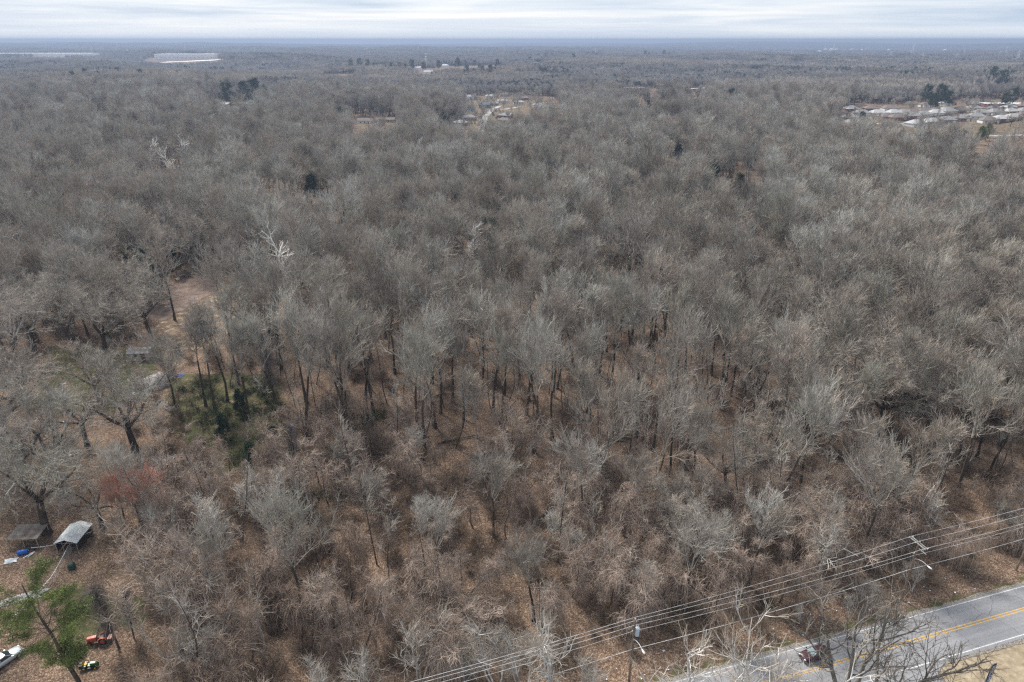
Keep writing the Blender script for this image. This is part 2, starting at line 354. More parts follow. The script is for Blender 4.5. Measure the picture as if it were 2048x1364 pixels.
def tree_parts(kind, seed):
    """returns (trunk Acc with slots bark/limb, crown Acc) at real size, foot at the origin"""
    rng = np.random.default_rng(seed); tr = Acc(); cr = Acc(); up = np.array([[0, 0, 1.0]])
    if kind in ('forest', 'tall', 'pale', 'slim'):
        Hh = {'forest': rng.uniform(21, 25), 'tall': rng.uniform(23, 27), 'pale': rng.uniform(20, 24), 'slim': rng.uniform(9, 13)}[kind]
        r = {'forest': .33, 'tall': .34, 'pale': .27, 'slim': .10}[kind]; k = Hh / 23
        st = grow(rng, np.zeros((1, 3)), up + rng.normal(size=(1, 3)) * .05, [Hh * .92], 10, .06, .06)
        sr = taper([r], [r * .16], 10); sr[:, 0] *= 1.45
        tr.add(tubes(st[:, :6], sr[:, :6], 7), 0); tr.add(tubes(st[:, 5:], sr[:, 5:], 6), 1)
        t0 = {'forest': .48, 'tall': .56, 'pale': .35, 'slim': .35}[kind]
        L1p, L1r = sprout(rng, st, sr, {'forest': 14, 'tall': 13, 'pale': 16, 'slim': 12}[kind], t0, .97, (26, 58), 6.4 * k, 9.0 * k, 7, .13, .13, .62, .3, shape=lambda t: 1.12 - .70 * np.clip((t - .45) / .55, 0, 1))
        if kind == 'tall': L1p, L1r = sprout(rng, st, sr, 12, t0, .97, (22, 52), 3.6, 6.2, 7, .13, .17, .6, .3, shape=lambda t: 1.1 - .6 * np.clip((t - .56) / .44, 0, 1))
        if kind == 'pale': L1p, L1r = sprout(rng, st, sr, 17, .3, .97, (22, 45), 5 * k, 7.5 * k, 6, .16, .09, .55, .3, shape=lambda t: 1.1 - .7 * np.clip((t - .4) / .6, 0, 1))
        tr.add(tubes(L1p, L1r, 5), 1)
        L2p, L2r = sprout(rng, L1p, L1r, 6, .25, 1, (20, 48), 2.6 * k, 4.6 * k, 5, .16, .12, .7, .45, minr=.045)
        cr.add(tubes(L2p, L2r, 4), 1)
        if kind != 'slim':
            L3p, L3r = sprout(rng, L2p, L2r, 5, .25, 1, (18, 45), 1.4 * k, 2.6 * k, 4, .18, .13, .65, .5, minr=.034)
            cr.add(tubes(L3p, L3r, 3))
            L4p, L4r = sprout(rng, L3p, L3r, 3, .25, 1, (18, 45), .8, 1.6, 3, .18, .14, .6, .5, minr=.021)
            cr.add(tubes(L4p, L4r, 3))
        else:
            L3p, L3r = sprout(rng, L2p, L2r, 6, .2, 1, (20, 50), .7, 1.4, 3, .12, .2, .6, .5, minr=.018)
            cr.add(tubes(L3p, L3r, 3))
            L4p, L4r = sprout(rng, L3p, L3r, 3, .2, 1, (20, 60), .4, .8, 2, .05, .2, .6, .5, minr=.010)
            cr.add(tubes(L4p, L4r, 3))
    elif kind in ('oak', 'yard'):
        Hh = 19.5; r = .48; fork = rng.uniform(.24, .33)
        r *= 1.3 if kind == 'yard' else 1.1; st = grow(rng, np.zeros((1, 3)), up, [Hh * fork], 5, .05, .05); sr = taper([r], [r * .8], 5); sr[:, 0] *= 1.4
        tr.add(tubes(st, sr, 9), 0)
        nb = 6; az = np.arange(nb) * 2 * np.pi / nb + rng.uniform(0, 1, nb); el = np.radians(rng.uniform(26, 62, nb))
        d = np.stack([np.cos(az) * np.cos(el), np.sin(az) * np.cos(el), np.sin(el)], 1)
        b0 = grow(rng, np.repeat(st[:, -1], nb, 0), d, rng.uniform(11.5, 15, nb), 9, .045, .13); r0 = taper(np.full(nb, r * .55), np.full(nb, .05), 9)
        tr.add(tubes(b0[:, :5], r0[:, :5], 6), 0); tr.add(tubes(b0[:, 4:], r0[:, 4:], 6), 1)
        L1p, L1r = sprout(rng, b0, r0, 8, .22, .98, (30, 65), 3.6, 6.5, 6, .06, .16, .6, .35, shape=lambda t: 1.15 - .6 * t)
        tr.add(tubes(L1p, L1r, 4), 1)
        L2p, L2r = sprout(rng, L1p, L1r, 6, .2, 1, (25, 55), 1.6, 3.2, 4, .10, .16, .65, .45, minr=.032)
        cr.add(tubes(L2p, L2r, 3), 1)
        q = 4 if kind == 'yard' else 5
        L3p, L3r = sprout(rng, L2p, L2r, q, .2, 1, (20, 60), .9, 1.7, 3, .10, .2, .6, .5, minr=.024)
        cr.add(tubes(L3p, L3r, 3))
        L4p, L4r = sprout(rng, L3p, L3r, q, .2, 1, (20, 60), .6, 1.1, 2, .08, .2, .6, .5, minr=.016)
        cr.add(tubes(L4p, L4r, 3))
    elif kind in ('sycamore', 'roadside', 'overhang', 'bramble', 'wispy'):
        Hh = 22 if kind == 'sycamore' else 13; r = .55 if kind == 'sycamore' else (.23 if kind == 'overhang' else .15); k = Hh / 22
        ns = 1 if kind == 'sycamore' else 3
        d = up + rng.normal(size=(ns, 3)) * np.array([.28, .28, 0]) * (ns > 1) + rng.normal(size=(ns, 3)) * .04
        st = grow(rng, rng.normal(size=(ns, 3)) * np.array([.25, .25, 0]) * (ns > 1), d, rng.uniform(.85, 1, ns) * Hh * .9, 9, .05, .10); sr = taper(np.full(ns, r), np.full(ns, r * .22), 9)
        tr.add(tubes(st, sr, 6), 0)
        L1p, L1r = sprout(rng, st, sr, 10 if ns == 1 else (6 if kind in ('wispy', 'overhang') else 7), .28, .97, (25, 50), 5 * k, 8.5 * k, 7, .09, .15, .7, .4, minr=.20 if ns == 1 else (.07 if kind == 'overhang' else .05), shape=lambda t: 1.15 - .6 * t)
        tr.add(tubes(L1p, L1r, 5), 0)
        L2p, L2r = sprout(rng, L1p, L1r, 3 if kind == 'wispy' else 5, .25, 1, (25, 55), 2 * k, 4.2 * k, 5, .08, .16, .7, .45, minr=.12 if kind == 'sycamore' else .038)
        cr.add(tubes(L2p, L2r, 3), 1)
        L3p, L3r = sprout(rng, L2p, L2r, 2 if kind == 'sycamore' else 4, .2, 1, (20, 55), .9, 1.8, 3, .08, .2, .6, .4, minr=.06 if kind == 'sycamore' else .024)
        cr.add(tubes(L3p, L3r, 3))
        if kind == 'bramble':
            h1, g1 = sprout(rng, L1p, L1r, 16, .2, 1, (60, 120), 1.5, 5.5, 7, -.10, .12, .2, .5, minr=.018, grav=.16); cr.add(tubes(h1, g1, 3))
        if kind != 'sycamore':
            L4p, L4r = sprout(rng, L3p, L3r, 2, .2, 1, (20, 55), .35, .8, 2, .08, .2, .6, .4, minr=.010)
            cr.add(tubes(L4p, L4r, 3))
    elif kind == 'snag':                                    # crooked trees dragged down by curtains of hanging vines
        Hh = rng.uniform(8, 13.5); r = .15; ns = rng.integers(1, 3)
        st = grow(rng, rng.normal(size=(ns, 3)) * np.array([1.0, 1.0, 0]), up + rng.normal(size=(ns, 3)) * .2, Hh * rng.uniform(.6, 1, ns), 8, .02, .16); sr = taper(np.full(ns, r), np.full(ns, r * .35), 8)
        tr.add(tubes(st, sr, 6), 0)
        L1p, L1r = sprout(rng, st, sr, 7, .35, 1, (25, 90), 1.0, 4.8, 6, .02, .28, .7, .45, minr=.04)
        tr.add(tubes(L1p, L1r, 4), 0)
        m = len(L1p); pickn = rng.permutation(m)[:max(3, m * 6 // 10)]                                       # only some limbs carry vines, so the outline stays ragged
        A1, B1 = L1p[pickn], L1r[pickn]
        s1, q1 = sprout(rng, A1, B1, 42, .1, 1, (20, 110), 1.0, 7.5, 9, .10, .17, .2, .5, grav=.36, minr=.021)
        cr.add(tubes(s1, q1, 3))
        s2, q2 = sprout(rng, s1, q1, 3, .1, .95, (15, 70), .5, 1.5, 3, -.22, .28, .8, .5, minr=.016)
        cr.add(tubes(s2, q2, 3))
        s3, q3 = sprout(rng, L1p, L1r, 20, .3, 1, (15, 65), .5, 2.2, 4, .08, .3, .3, .5, minr=.022)
        cr.add(tubes(s3, q3, 3)); s5, q5 = sprout(rng, s3, q3, 3, .2, 1, (20, 70), .4, 1.0, 3, .05, .3, .7, .5, minr=.015); cr.add(tubes(s5, q5, 3))
        s4, q4 = sprout(rng, st, sr, 60, .2, .95, (30, 120), .6, 2.4, 6, -.3, .25, .2, .5, minr=.018)
        cr.add(tubes(s4, q4, 3))
    elif kind == 'stem':                                     # thin dark understory stem with a wisp of crown
        Hh = rng.uniform(11, 16); st = grow(rng, np.zeros((1, 3)), up + rng.normal(size=(1, 3)) * .08, [Hh], 9, .03, .07); sr = taper([.13], [.035], 9); tr.add(tubes(st, sr, 6), 0)
        L1p, L1r = sprout(rng, st, sr, 11, .35, 1, (20, 60), 1.2, 3.0, 5, .14, .18, .6, .4, minr=.03); tr.add(tubes(L1p, L1r, 4), 1)
        L2p, L2r = sprout(rng, L1p, L1r, 5, .2, 1, (20, 55), .8, 1.8, 4, .14, .18, .6, .5, minr=.022); cr.add(tubes(L2p, L2r, 3))
        L3p, L3r = sprout(rng, L2p, L2r, 3, .2, 1, (20, 55), .5, 1.1, 3, .10, .2, .6, .5, minr=.016); cr.add(tubes(L3p, L3r, 3))
    elif kind == 'pillar':                                   # tall trunk wrapped in a dense column of vine
        Hh = rng.uniform(14, 16); r = .22
        st = grow(rng, np.zeros((1, 3)), up, [Hh], 8, .04, .05); sr = taper([r], [r * .4], 8); tr.add(tubes(st, sr, 6), 0)
        s1, q1 = sprout(rng, st, sr, 760, .3, .98, (40, 100), 1.0, 3.6, 7, .02, .25, .15, .5, minr=.026, grav=.12)
        cr.add(tubes(s1, q1, 3))
        s2, q2 = sprout(rng, s1, q1, 2, .2, .95, (20, 80), .4, .9, 3, -.3, .3, .8, .5, minr=.012); cr.add(tubes(s2, q2, 3))
        s3, q3 = sprout(rng, st, sr, 170, .75, 1, (20, 80), 1.2, 3.2, 5, .10, .2, .15, .5, minr=.015); cr.add(tubes(s3, q3, 3))
    elif kind == 'shrub':
        n = 16; st = grow(rng, rng.normal(size=(n, 3)) * np.array([.5, .5, 0]), up + rng.normal(size=(n, 3)) * .45, rng.uniform(1.6, 3.2, n), 6, .0, .2, .02); sr = taper(np.full(n, .028), np.full(n, .012), 6)
        tr.add(tubes(st, sr, 4), 0)
        L1p, L1r = sprout(rng, st, sr, 12, .15, 1, (20, 70), .6, 1.5, 4, .02, .25, .7, .5, minr=.012); cr.add(tubes(L1p, L1r, 3))
        L2p, L2r = sprout(rng, L1p, L1r, 6, .15, 1, (20, 70), .3, .8, 3, .0, .25, .7, .5, minr=.010); cr.add(tubes(L2p, L2r, 3))
    elif kind == 'whips':                                    # thin upright sapling stems
        n = 7; st = grow(rng, rng.normal(size=(n, 3)) * np.array([.9, .9, 0]), up + rng.normal(size=(n, 3)) * .13, rng.uniform(2.5, 5.5, n), 6, .03, .12); sr = taper(np.full(n, .03), np.full(n, .012), 6)
        tr.add(tubes(st, sr, 4), 0)
        L1p, L1r = sprout(rng, st, sr, 14, .25, 1, (25, 60), .5, 1.4, 3, .06, .2, .6, .5, minr=.011); cr.add(tubes(L1p, L1r, 3))
        L2p, L2r = sprout(rng, L1p, L1r, 3, .15, 1, (20, 60), .3, .6, 2, .0, .2, .7, .5, minr=.009); cr.add(tubes(L2p, L2r, 3))
    elif kind == 'greenbush':
        c = rng.normal(size=(70, 3)) * np.array([1.1, 1.1, .55]); c[:, 2] = np.abs(c[:, 2]) + .25
        n = 14; st = grow(rng, np.zeros((n, 3)), up + rng.normal(size=(n, 3)) * .5, rng.uniform(1, 2.2, n), 4, 0, .2); tr.add(tubes(st, taper(np.full(n, .03), np.full(n, .012), 4), 3), 0)
        cr.add(leaves(rng, c, 28, .22, .085))
    elif kind in ('cedar', 'broad', 'pine'):
        Hh = {'cedar': 13, 'broad': 15, 'pine': 23}[kind]; r = .34 if kind == 'pine' else .24
        st = grow(rng, np.zeros((1, 3)), up, [Hh * .95], 8, .05, .05); sr = taper([r], [r * .2], 8); tr.add(tubes(st, sr, 7), 0)
        if kind == 'cedar': shp = lambda t: 1.25 * (1.05 - t) ** .8; n1, t0, l0, l1 = 46, .12, 2.2, 3.6
        elif kind == 'broad': shp = lambda t: np.sqrt(np.clip(1.15 - t, 0, 1)) * 1.2; n1, t0, l0, l1 = 40, .3, 3.2, 5.2
        else: shp = lambda t: .5 + .8 * np.sin(np.pi * np.clip((t - .4) / .62, 0, 1)); n1, t0, l0, l1 = 34, .30, 3.2, 5.6
        L1p, L1r = sprout(rng, st, sr, n1, t0, 1, (50, 85), l0, l1, 6, .05, .12, .4, .3, shape=shp); tr.add(tubes(L1p, L1r, 4), 0)
        L2p, L2r = sprout(rng, L1p, L1r, 6 if kind != 'pine' else 5, .35, 1, (25, 60), .7, 1.5, 3, .05, .15, .5, .5, minr=.012); cr.add(tubes(L2p, L2r, 3), 1)
        tips = L2p[:, 1:].reshape(-1, 3)
        if kind == 'pine': cr.add(leaves(rng, tips, 105, .36, .21, .55, True))
        else: cr.add(leaves(rng, tips, 26, .38, .19, .7))
    return tr, cr
KINDS = {}   # kind -> list of (trunk mesh, crown mesh)
MATS = {
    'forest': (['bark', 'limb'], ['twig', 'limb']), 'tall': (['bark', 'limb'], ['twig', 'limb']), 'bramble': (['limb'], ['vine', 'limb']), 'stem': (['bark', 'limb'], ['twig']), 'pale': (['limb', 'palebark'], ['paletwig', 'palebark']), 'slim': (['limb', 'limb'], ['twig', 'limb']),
    'oak': (['bark', 'limb'], ['paletwig', 'limb']), 'yard': (['bark', 'limb'], ['twig', 'limb']), 'sycamore': (['white'], ['white', 'white']), 'wispy': (['silverbark'], ['paletwig', 'silverbark']), 'roadside': (['silverbark'], ['paletwig', 'silverbark']), 'overhang': (['greybark'], ['greybark', 'greybark']),
    'snag': (['bark'], ['vine']), 'pillar': (['bark'], ['darkvine']), 'shrub': (['brush'], ['brush']), 'whips': (['limb'], ['vine']), 'greenbush': (['bark'], ['privet']),
    'cedar': (['bark'], ['cedar', 'bark']), 'broad': (['bark'], ['cedar', 'bark']), 'pine': (['bark'], ['pine', 'bark'])}
NVAR = {'stem': 5, 'forest': 6, 'tall': 5, 'bramble': 4, 'pale': 3, 'slim': 4, 'oak': 3, 'yard': 2, 'sycamore': 3, 'roadside': 3, 'wispy': 3, 'overhang': 2, 'snag': 6, 'pillar': 1, 'shrub': 4, 'whips': 3, 'greenbush': 3, 'cedar': 2, 'broad': 2, 'pine': 2}
NAME = {'stem': 'slender_tree', 'forest': 'bare_tree', 'tall': 'bare_tree', 'bramble': 'slender_tree', 'pale': 'bare_tree', 'slim': 'slender_tree', 'oak': 'bare_tree', 'yard': 'bare_tree', 'sycamore': 'white_barked_tree', 'roadside': 'roadside_tree', 'wispy': 'roadside_tree', 'overhang': 'roadside_tree',
        'snag': 'vine_covered_tree', 'pillar': 'vine_covered_tree', 'shrub': 'bare_shrub', 'whips': 'sapling', 'greenbush': 'green_shrub', 'cedar': 'evergreen_tree', 'broad': 'evergreen_tree', 'pine': 'pine_tree'}
for kd, nv in NVAR.items():
    KINDS[kd] = []
    for q in range(nv):
        tr, cr = tree_parts(kd, 1000 + 37 * q + sum(map(ord, kd)))
        a, b = MATS[kd]
        KINDS[kd].append((tr.mesh('trunk', [M[x] for x in a], smooth=True), cr.mesh('crown', [M[x] for x in b])))
red_crown = None
rnd = random.Random(5)
def plant(kind, x, y, scale=1.0, rz=None, var=None, label=None, cat=None, group=None, name=None, crown_mat=None, z=None, tilt=(0, 0)):
    v = rnd.randrange(NVAR[kind]) if var is None else var % NVAR[kind]
    tm, cm = KINDS[kind][v]
    if z is None: z = float(relief(x, y))
    if rz is None: rz = rnd.uniform(0, 6.283)
    e = empty(name or NAME[kind], (x, y, z), rz, label, cat or {'shrub': 'shrub', 'greenbush': 'shrub', 'whips': 'sapling'}.get(kind, 'tree'), group, scale)
    e.rotation_euler = (tilt[0], tilt[1], rz)
    shrub = kind in ('shrub', 'greenbush', 'whips')
    if crown_mat:
        cm = cm.copy(); cm.materials[0] = crown_mat
    obj('stems' if shrub else 'trunk', tm, e)
    obj('foliage' if kind in ('greenbush',) else ('twigs' if shrub else 'crown'), cm, e)
    return e

# ------------------------------------------------------------------ road
def strip(name, a0, a1, n0, n1, z, mat, kind='structure', seg=40, parent=None):
    V = []; F = []
    for i in range(seg + 1):
        a = a0 + (a1 - a0) * i / seg
        for n in (n0, n1): p = road_xy(a, n); V.append((p[0], p[1], z))
    F = [(2 * i, 2 * i + 2, 2 * i + 3, 2 * i + 1) for i in range(seg)]
    me = bpy.data.meshes.new(name); me.from_pydata(V, [], F); me.materials.append(mat); o = obj(name, me, parent)
    if kind: o['kind'] = kind
    return o
def asphalt():
    m, nt, b = newmat('worn_asphalt'); L = nt.links.new
    b.inputs['Roughness'].default_value = .85
    g = N(nt, 'ShaderNodeNewGeometry'); mp = N(nt, 'ShaderNodeMapping'); mp.inputs['Rotation'].default_value = (0, 0, -math.atan2(RD[1], RD[0])); L(g.outputs['Position'], mp.inputs[0])
    mp2 = N(nt, 'ShaderNodeMapping'); mp2.inputs['Scale'].default_value = (.03, 1.1, 1); L(mp.outputs[0], mp2.inputs[0])
    n1 = N(nt, 'ShaderNodeTexNoise'); n1.inputs['Scale'].default_value = 1.0; n1.inputs['Detail'].default_value = 4; L(mp2.outputs[0], n1.inputs['Vector'])
    n2 = N(nt, 'ShaderNodeTexNoise'); n2.inputs['Scale'].default_value = 3; n2.inputs['Detail'].default_value = 8; n2.inputs['Roughness'].default_value = .8; L(g.outputs['Position'], n2.inputs['Vector'])
    a = N(nt, 'ShaderNodeMath', operation='MULTIPLY_ADD'); a.inputs[1].default_value = .5; L(n2.outputs[0], a.inputs[0])
    h = N(nt, 'ShaderNodeMath', operation='MULTIPLY'); h.inputs[1].default_value = .5; L(n1.outputs[0], h.inputs[0]); L(h.outputs[0], a.inputs[2])
    r = N(nt, 'ShaderNodeValToRGB'); r.color_ramp.elements[0].position = .35; r.color_ramp.elements[0].color = (.165, .165, .172, 1); r.color_ramp.elements[1].position = .65; r.color_ramp.elements[1].color = (.29, .29, .30, 1)
    L(a.outputs[0], r.inputs[0]); 
    # thin tar-filled cracks
    vo = N(nt, 'ShaderNodeTexVoronoi', feature='DISTANCE_TO_EDGE'); vo.inputs['Scale'].default_value = .16; 
    nd = N(nt, 'ShaderNodeTexNoise'); nd.inputs['Scale'].default_value = .6; nd.inputs['Detail'].default_value = 3; L(g.outputs['Position'], nd.inputs['Vector'])
    ad = N(nt, 'ShaderNodeVectorMath', operation='MULTIPLY_ADD'); ad.inputs[1].default_value = (1.5, 1.5, 0); L(nd.outputs['Color'], ad.inputs[0]); L(g.outputs['Position'], ad.inputs[2]); L(ad.outputs[0], vo.inputs['Vector'])
    mr = N(nt, 'ShaderNodeMapRange'); mr.inputs[1].default_value = .0; mr.inputs[2].default_value = .012; mr.inputs[3].default_value = .55; mr.inputs[4].default_value = 1; L(vo.outputs['Distance'], mr.inputs[0])
    mu = N(nt, 'ShaderNodeMixRGB', blend_type='MULTIPLY'); mu.inputs[0].default_value = 1; L(r.outputs[0], mu.inputs[1]); L(mr.outputs[0], mu.inputs[2]); L(mu.outputs[0], b.inputs['Base Color'])
    return m
M['asphalt'] = asphalt()
M['yellow'] = plain('yellow_road_paint', (.58, .33, .055), .8, var=.2, scale=6, col2=(.36, .26, .10))
M['whitepaint'] = plain('white_road_paint', (.62, .62, .60), .8, var=.12, scale=6, col2=(.36, .36, .35))
Nn0, Nn1 = 49.3, 57.45
strip('road', -160, 260, Nn0, Nn1, .05, M['asphalt'])
strip('road_marking_yellow', -160, 260, 53.66, 53.80, .056, M['yellow'])
strip('road_marking_yellow', -160, 260, 53.26, 53.40, .056, M['yellow'])
strip('road_marking_white', -160, 260, 49.72, 49.86, .056, M['whitepaint'])
strip('road_marking_white', -160, 260, 57.1, 57.22, .056, M['whitepaint'])
# side road joining from the camera's side, with a rounded grass corner on its right
def side_road():
    pts = [road_xy(-30, Nn0 + .01)]
    cx, cy2 = P(1880, 1322)[0], P(1880, 1322)[1]
    k = cx * RD[0] + cy2 * RD[1]
    pts.append(road_xy(k + 1.5, Nn0 + .01))
    for t in range(9):
        a = t / 8 * math.pi / 2; pts.append(road_xy(k + 1.5 - 4.2 * math.sin(a), Nn0 - 3.6 * (1 - math.cos(a)) - .02))
    pts.append(road_xy(k - 3.2, Nn0 - 30)); pts.append(road_xy(-30, Nn0 - 30))
    # keep only the apron: left edge well left of the frame
    me = bpy.data.meshes.new('side_road'); me.from_pydata([(p[0], p[1], .046) for p in pts], [], [tuple(range(len(pts)))]); me.materials.append(M['asphalt'])
    tag(obj('side_road', me), kind='structure')
side_road()
def ragged(name, a0, a1, n_in, n_out, z, mat, seed, step=.7):
    rg = random.Random(seed); V = []; a = a0; w = n_out
    while a < a1:
        w = .7 * w + .3 * (n_out + rg.uniform(-.5, .5)); p0 = road_xy(a, n_in); p1 = road_xy(a, w + rg.uniform(-.08, .08)); V += [(p0[0], p0[1], z), (p1[0], p1[1], z)]; a += step * rg.uniform(.6, 1.4)
    F = [(2 * i, 2 * i + 2, 2 * i + 3, 2 * i + 1) for i in range(len(V) // 2 - 1)]
    me = bpy.data.meshes.new(name); me.from_pydata(V, [], F); me.materials.append(mat); tag(obj(name, me), kind='structure')
M['gravel'] = plain('dirty_gravel', (.24, .215, .185), .95, scale=5, var=.35); M['patch'] = plain('dark_asphalt_patch', (.19, .19, .195), .9, scale=4, var=.15)
ragged('gravel_shoulder', -60, 180, 57.44, 57.95, .042, M['gravel'], 1); ragged('gravel_shoulder', 66, 180, 49.31, 48.75, .042, M['gravel'], 2)
for a0, a1, n0, n1 in ((41, 45.5, 50.2, 52.4), (66, 73, 54.4, 56.6)): strip('asphalt_patch', a0, a1, n0, n1, .0535, M['patch'], seg=4)
# manhole cover in the far lane
M['iron'] = plain('cast_iron', (.06, .058, .055), .6, .4)
mx, my, _ = P(1699, 1276)
mh = MB().cyl((0, 0, 0), (0, 0, .012), .42, n=20)
for k in range(8): mh.box((.25 * math.cos(k * .785), .25 * math.sin(k * .785), .014), (.12, .04, .008), rz=k * .785)
o = mh.build('manhole_cover', M['iron'], loc=(mx, my, .052)); tag(o, 'round dark iron manhole cover in the far lane of the road', 'manhole cover')

# ------------------------------------------------------------------ utility poles and wires
M['polewood'] = plain('weathered_pole_wood', (.20, .145, .105), .9, scale=2, var=.25)
M['greywood'] = plain('grey_weathered_wood', (.36, .34, .31), .9, scale=2, var=.2)
M['galv'] = plain('galvanised_metal', (.62, .64, .66), .45, .5, scale=5, var=.1)
M['ceramic'] = plain('pale_insulator', (.62, .63, .65), .35, scale=5, var=.05)
M['trafo'] = plain('pale_blue_grey_enamel', (.42, .50, .56), .5, scale=4, var=.12)
M['wire'] = plain('bare_aluminium_wire', (.62, .62, .62), .5, .2, scale=1, var=.2)
M['lens'] = plain('street_lamp_glass', (.75, .76, .75), .25, scale=4, var=.05)
PA = (15.9, 66.2); PB = (60.8, 81.2)
rdz = math.atan2(RD[1], RD[0])
def lamp(parent, z):
    lp = empty('street_lamp', parent[:2] + (z,), rdz)
    return lp
def pole_common(name, xy, h, label):
    e = empty(name, (xy[0], xy[1], 0), rdz, label, 'utility pole', 'wooden utility poles along the road')
    MB().cyl((0, 0, -.2), (0, 0, h), .19, .13, 12).build('pole', M['polewood'], e, smooth=False)
    return e
# local frame: x along the road, y away from the camera
def street_light(xy, z, label, ln=2.3):
    e = empty('street_light', (xy[0], xy[1], z), rdz, label, 'street light', 'street lights on the utility poles')
    pts = [(0, -.15, 0), (.05, -.7, .32), (.1, -1.4, .48), (.12, -ln, .42)]
    MB().tube(pts, .045, 7).box((0, -.14, 0), (.12, .05, .3)).build('arm', M['galv'], e)
    b = MB(); rings = []
    for y, w, t in ((-ln + .1, .07, .05), (-ln - .05, .12, .09), (-ln - .35, .18, .11), (-ln - .62, .15, .08), (-ln - .72, .06, .04)):
        rings.append([(.12 + w * math.cos(k * math.pi / 4), y, .42 + t * math.sin(k * math.pi / 4)) for k in range(8)])
    b.loft(rings).cyl((.12, -ln - .3, .5), (.12, -ln - .3, .6), .05).build('lamp_head', M['galv'], e, smooth=True)
    MB().ball((.12, -ln - .36, .36), .13, sc3=(1, 1.3, .7)).build('lens', M['lens'], e, smooth=True)
pa = pole_common('utility_pole', PA, 11.6, 'wooden utility pole carrying a pale grey transformer above the brush')
for z, dx in ((11.75, 0), (11.3, .16), (10.55, .2)):
    MB().cyl((0, 0, z - .35), (dx, -.12, z - .1), .03).cyl((dx, -.12, z - .14), (dx, -.12, z + .06), .075, .05, 8).build('insulator', M['ceramic'], pa)
t = MB().cyl((.42, -.12, 8.75), (.42, -.12, 9.95), .30, .30, 14).cyl((.42, -.12, 9.95), (.42, -.12, 10.05), .31, .2, 14)
t.box((.2, -.06, 9.3), (.2, .12, .7)).build('transformer', M['trafo'], pa)
MB().cyl((.34, -.12, 10.05), (.30, -.14, 10.4), .05, .03).cyl((.5, -.12, 10.05), (.56, -.12, 10.36), .05, .03).build('bushing', M['ceramic'], pa)
MB().cyl((-.12, .1, 9.2), (-.12, .1, 9.5), .06).build('spool', M['ceramic'], pa)
MB().tube([(.1, -.1, 10.3), (.14, -.15, 9.6), (.16, -.1, 6.2)], .02, 5).build('cable_riser', M['iron'], pa)
pb = pole_common('utility_pole', PB, 11.4, 'wooden utility pole with a wide double crossarm beside the road bend of the wires')
for dx in (-.2, .2): MB().box((dx, 0, 11.15), (.1, 3.0, .13)).build('crossarm', M['greywood'], pb)
MB().box((0, -.95, 10.35), (.1, 1.3, .1), rx=0).box((.12, -.6, 10.75), (.04, 1.0, .05), rx=.7).box((.12, .6, 10.75), (.04, 1.0, .05), rx=-.7).build('arm_brace', M['galv'], pb)
for y in (1.4, .15, -1.4):
    for dx in (-.3, .3): MB().cyl((dx * .7, y, 11.2), (dx * 1.6, y, 11.24), .07, .05, 8).ball((dx * 1.1, y, 11.24), .09).build('insulator', M['ceramic'], pb)
MB().cyl((-.16, .1, 9.1), (-.16, .1, 9.4), .07).build('spool', M['ceramic'], pb)
street_light(PA, 8.15, 'curved arm street light on the pole with the transformer')
street_light(PB, 8.3, 'curved arm street light on the pole with the crossarm')
# leaning brown stub pole at the right edge of the frame
x, y, _ = P(2031, 1141)
e = empty('guy_pole', (x, y, 0), rdz, 'short orange-brown wooden stub pole at the roadside by the right edge', 'pole')
MB().cyl((0, 0, -.2), (1.0, .25, 5.2), .17, .13, 10).build('pole', M['polewood'], e); MB().cyl((1.0, .25, 5.2), (1.02, .26, 5.28), .15, .12, 10).build('cap', M['galv'], e)
def wire_run(name, a_off, heights, rad, label):
    span = math.hypot(PB[0] - PA[0], PB[1] - PA[1])
    d = ((PB[0] - PA[0]) / span, (PB[1] - PA[1]) / span); n = (-d[1], d[0])
    pts = []
    nodes = [(-1, 0), (0, 0), (1, 1), (2, 1)]
    for i in range(3):
        k0, t0 = nodes[i]; k1, t1 = nodes[i + 1]
        for j in range(14 + (i == 2)):
            f = j / 14; k = k0 + (k1 - k0) * f; off = a_off[t0] + (a_off[t1] - a_off[t0]) * f; h = heights[t0] + (heights[t1] - heights[t0]) * f - 2.2 * f * (1 - f)
            pts.append((PA[0] + d[0] * span * k + n[0] * off, PA[1] + d[1] * span * k + n[1] * off, h))
    V, F = tubes(np.array([pts]), np.full((1, len(pts)), rad), 5)
    me = mesh_np(name, V, F, [M['wire']], smooth=True); tag(obj(name, me), label, 'wire', 'wires strung between the utility poles')
wire_run('power_line', (0, 1.4), (11.85, 11.35), .022, 'topmost thin pale wire of the line running beside the road')
wire_run('power_line', (-.12, .15), (11.4, 11.35), .022, 'second wire from the top of the line beside the road')
wire_run('power_line', (-.12, -1.4), (10.6, 11.35), .023, 'third wire from the top, ending on the near tip of the crossarm')
wire_run('power_line', (.1, .1), (9.35, 8.75), .019, 'thin fourth wire running just above the two street lights')
wire_run('power_line', (-.1, -.1), (6.3, 6.3), .032, 'lowest and thickest wire, passing below the street lights')

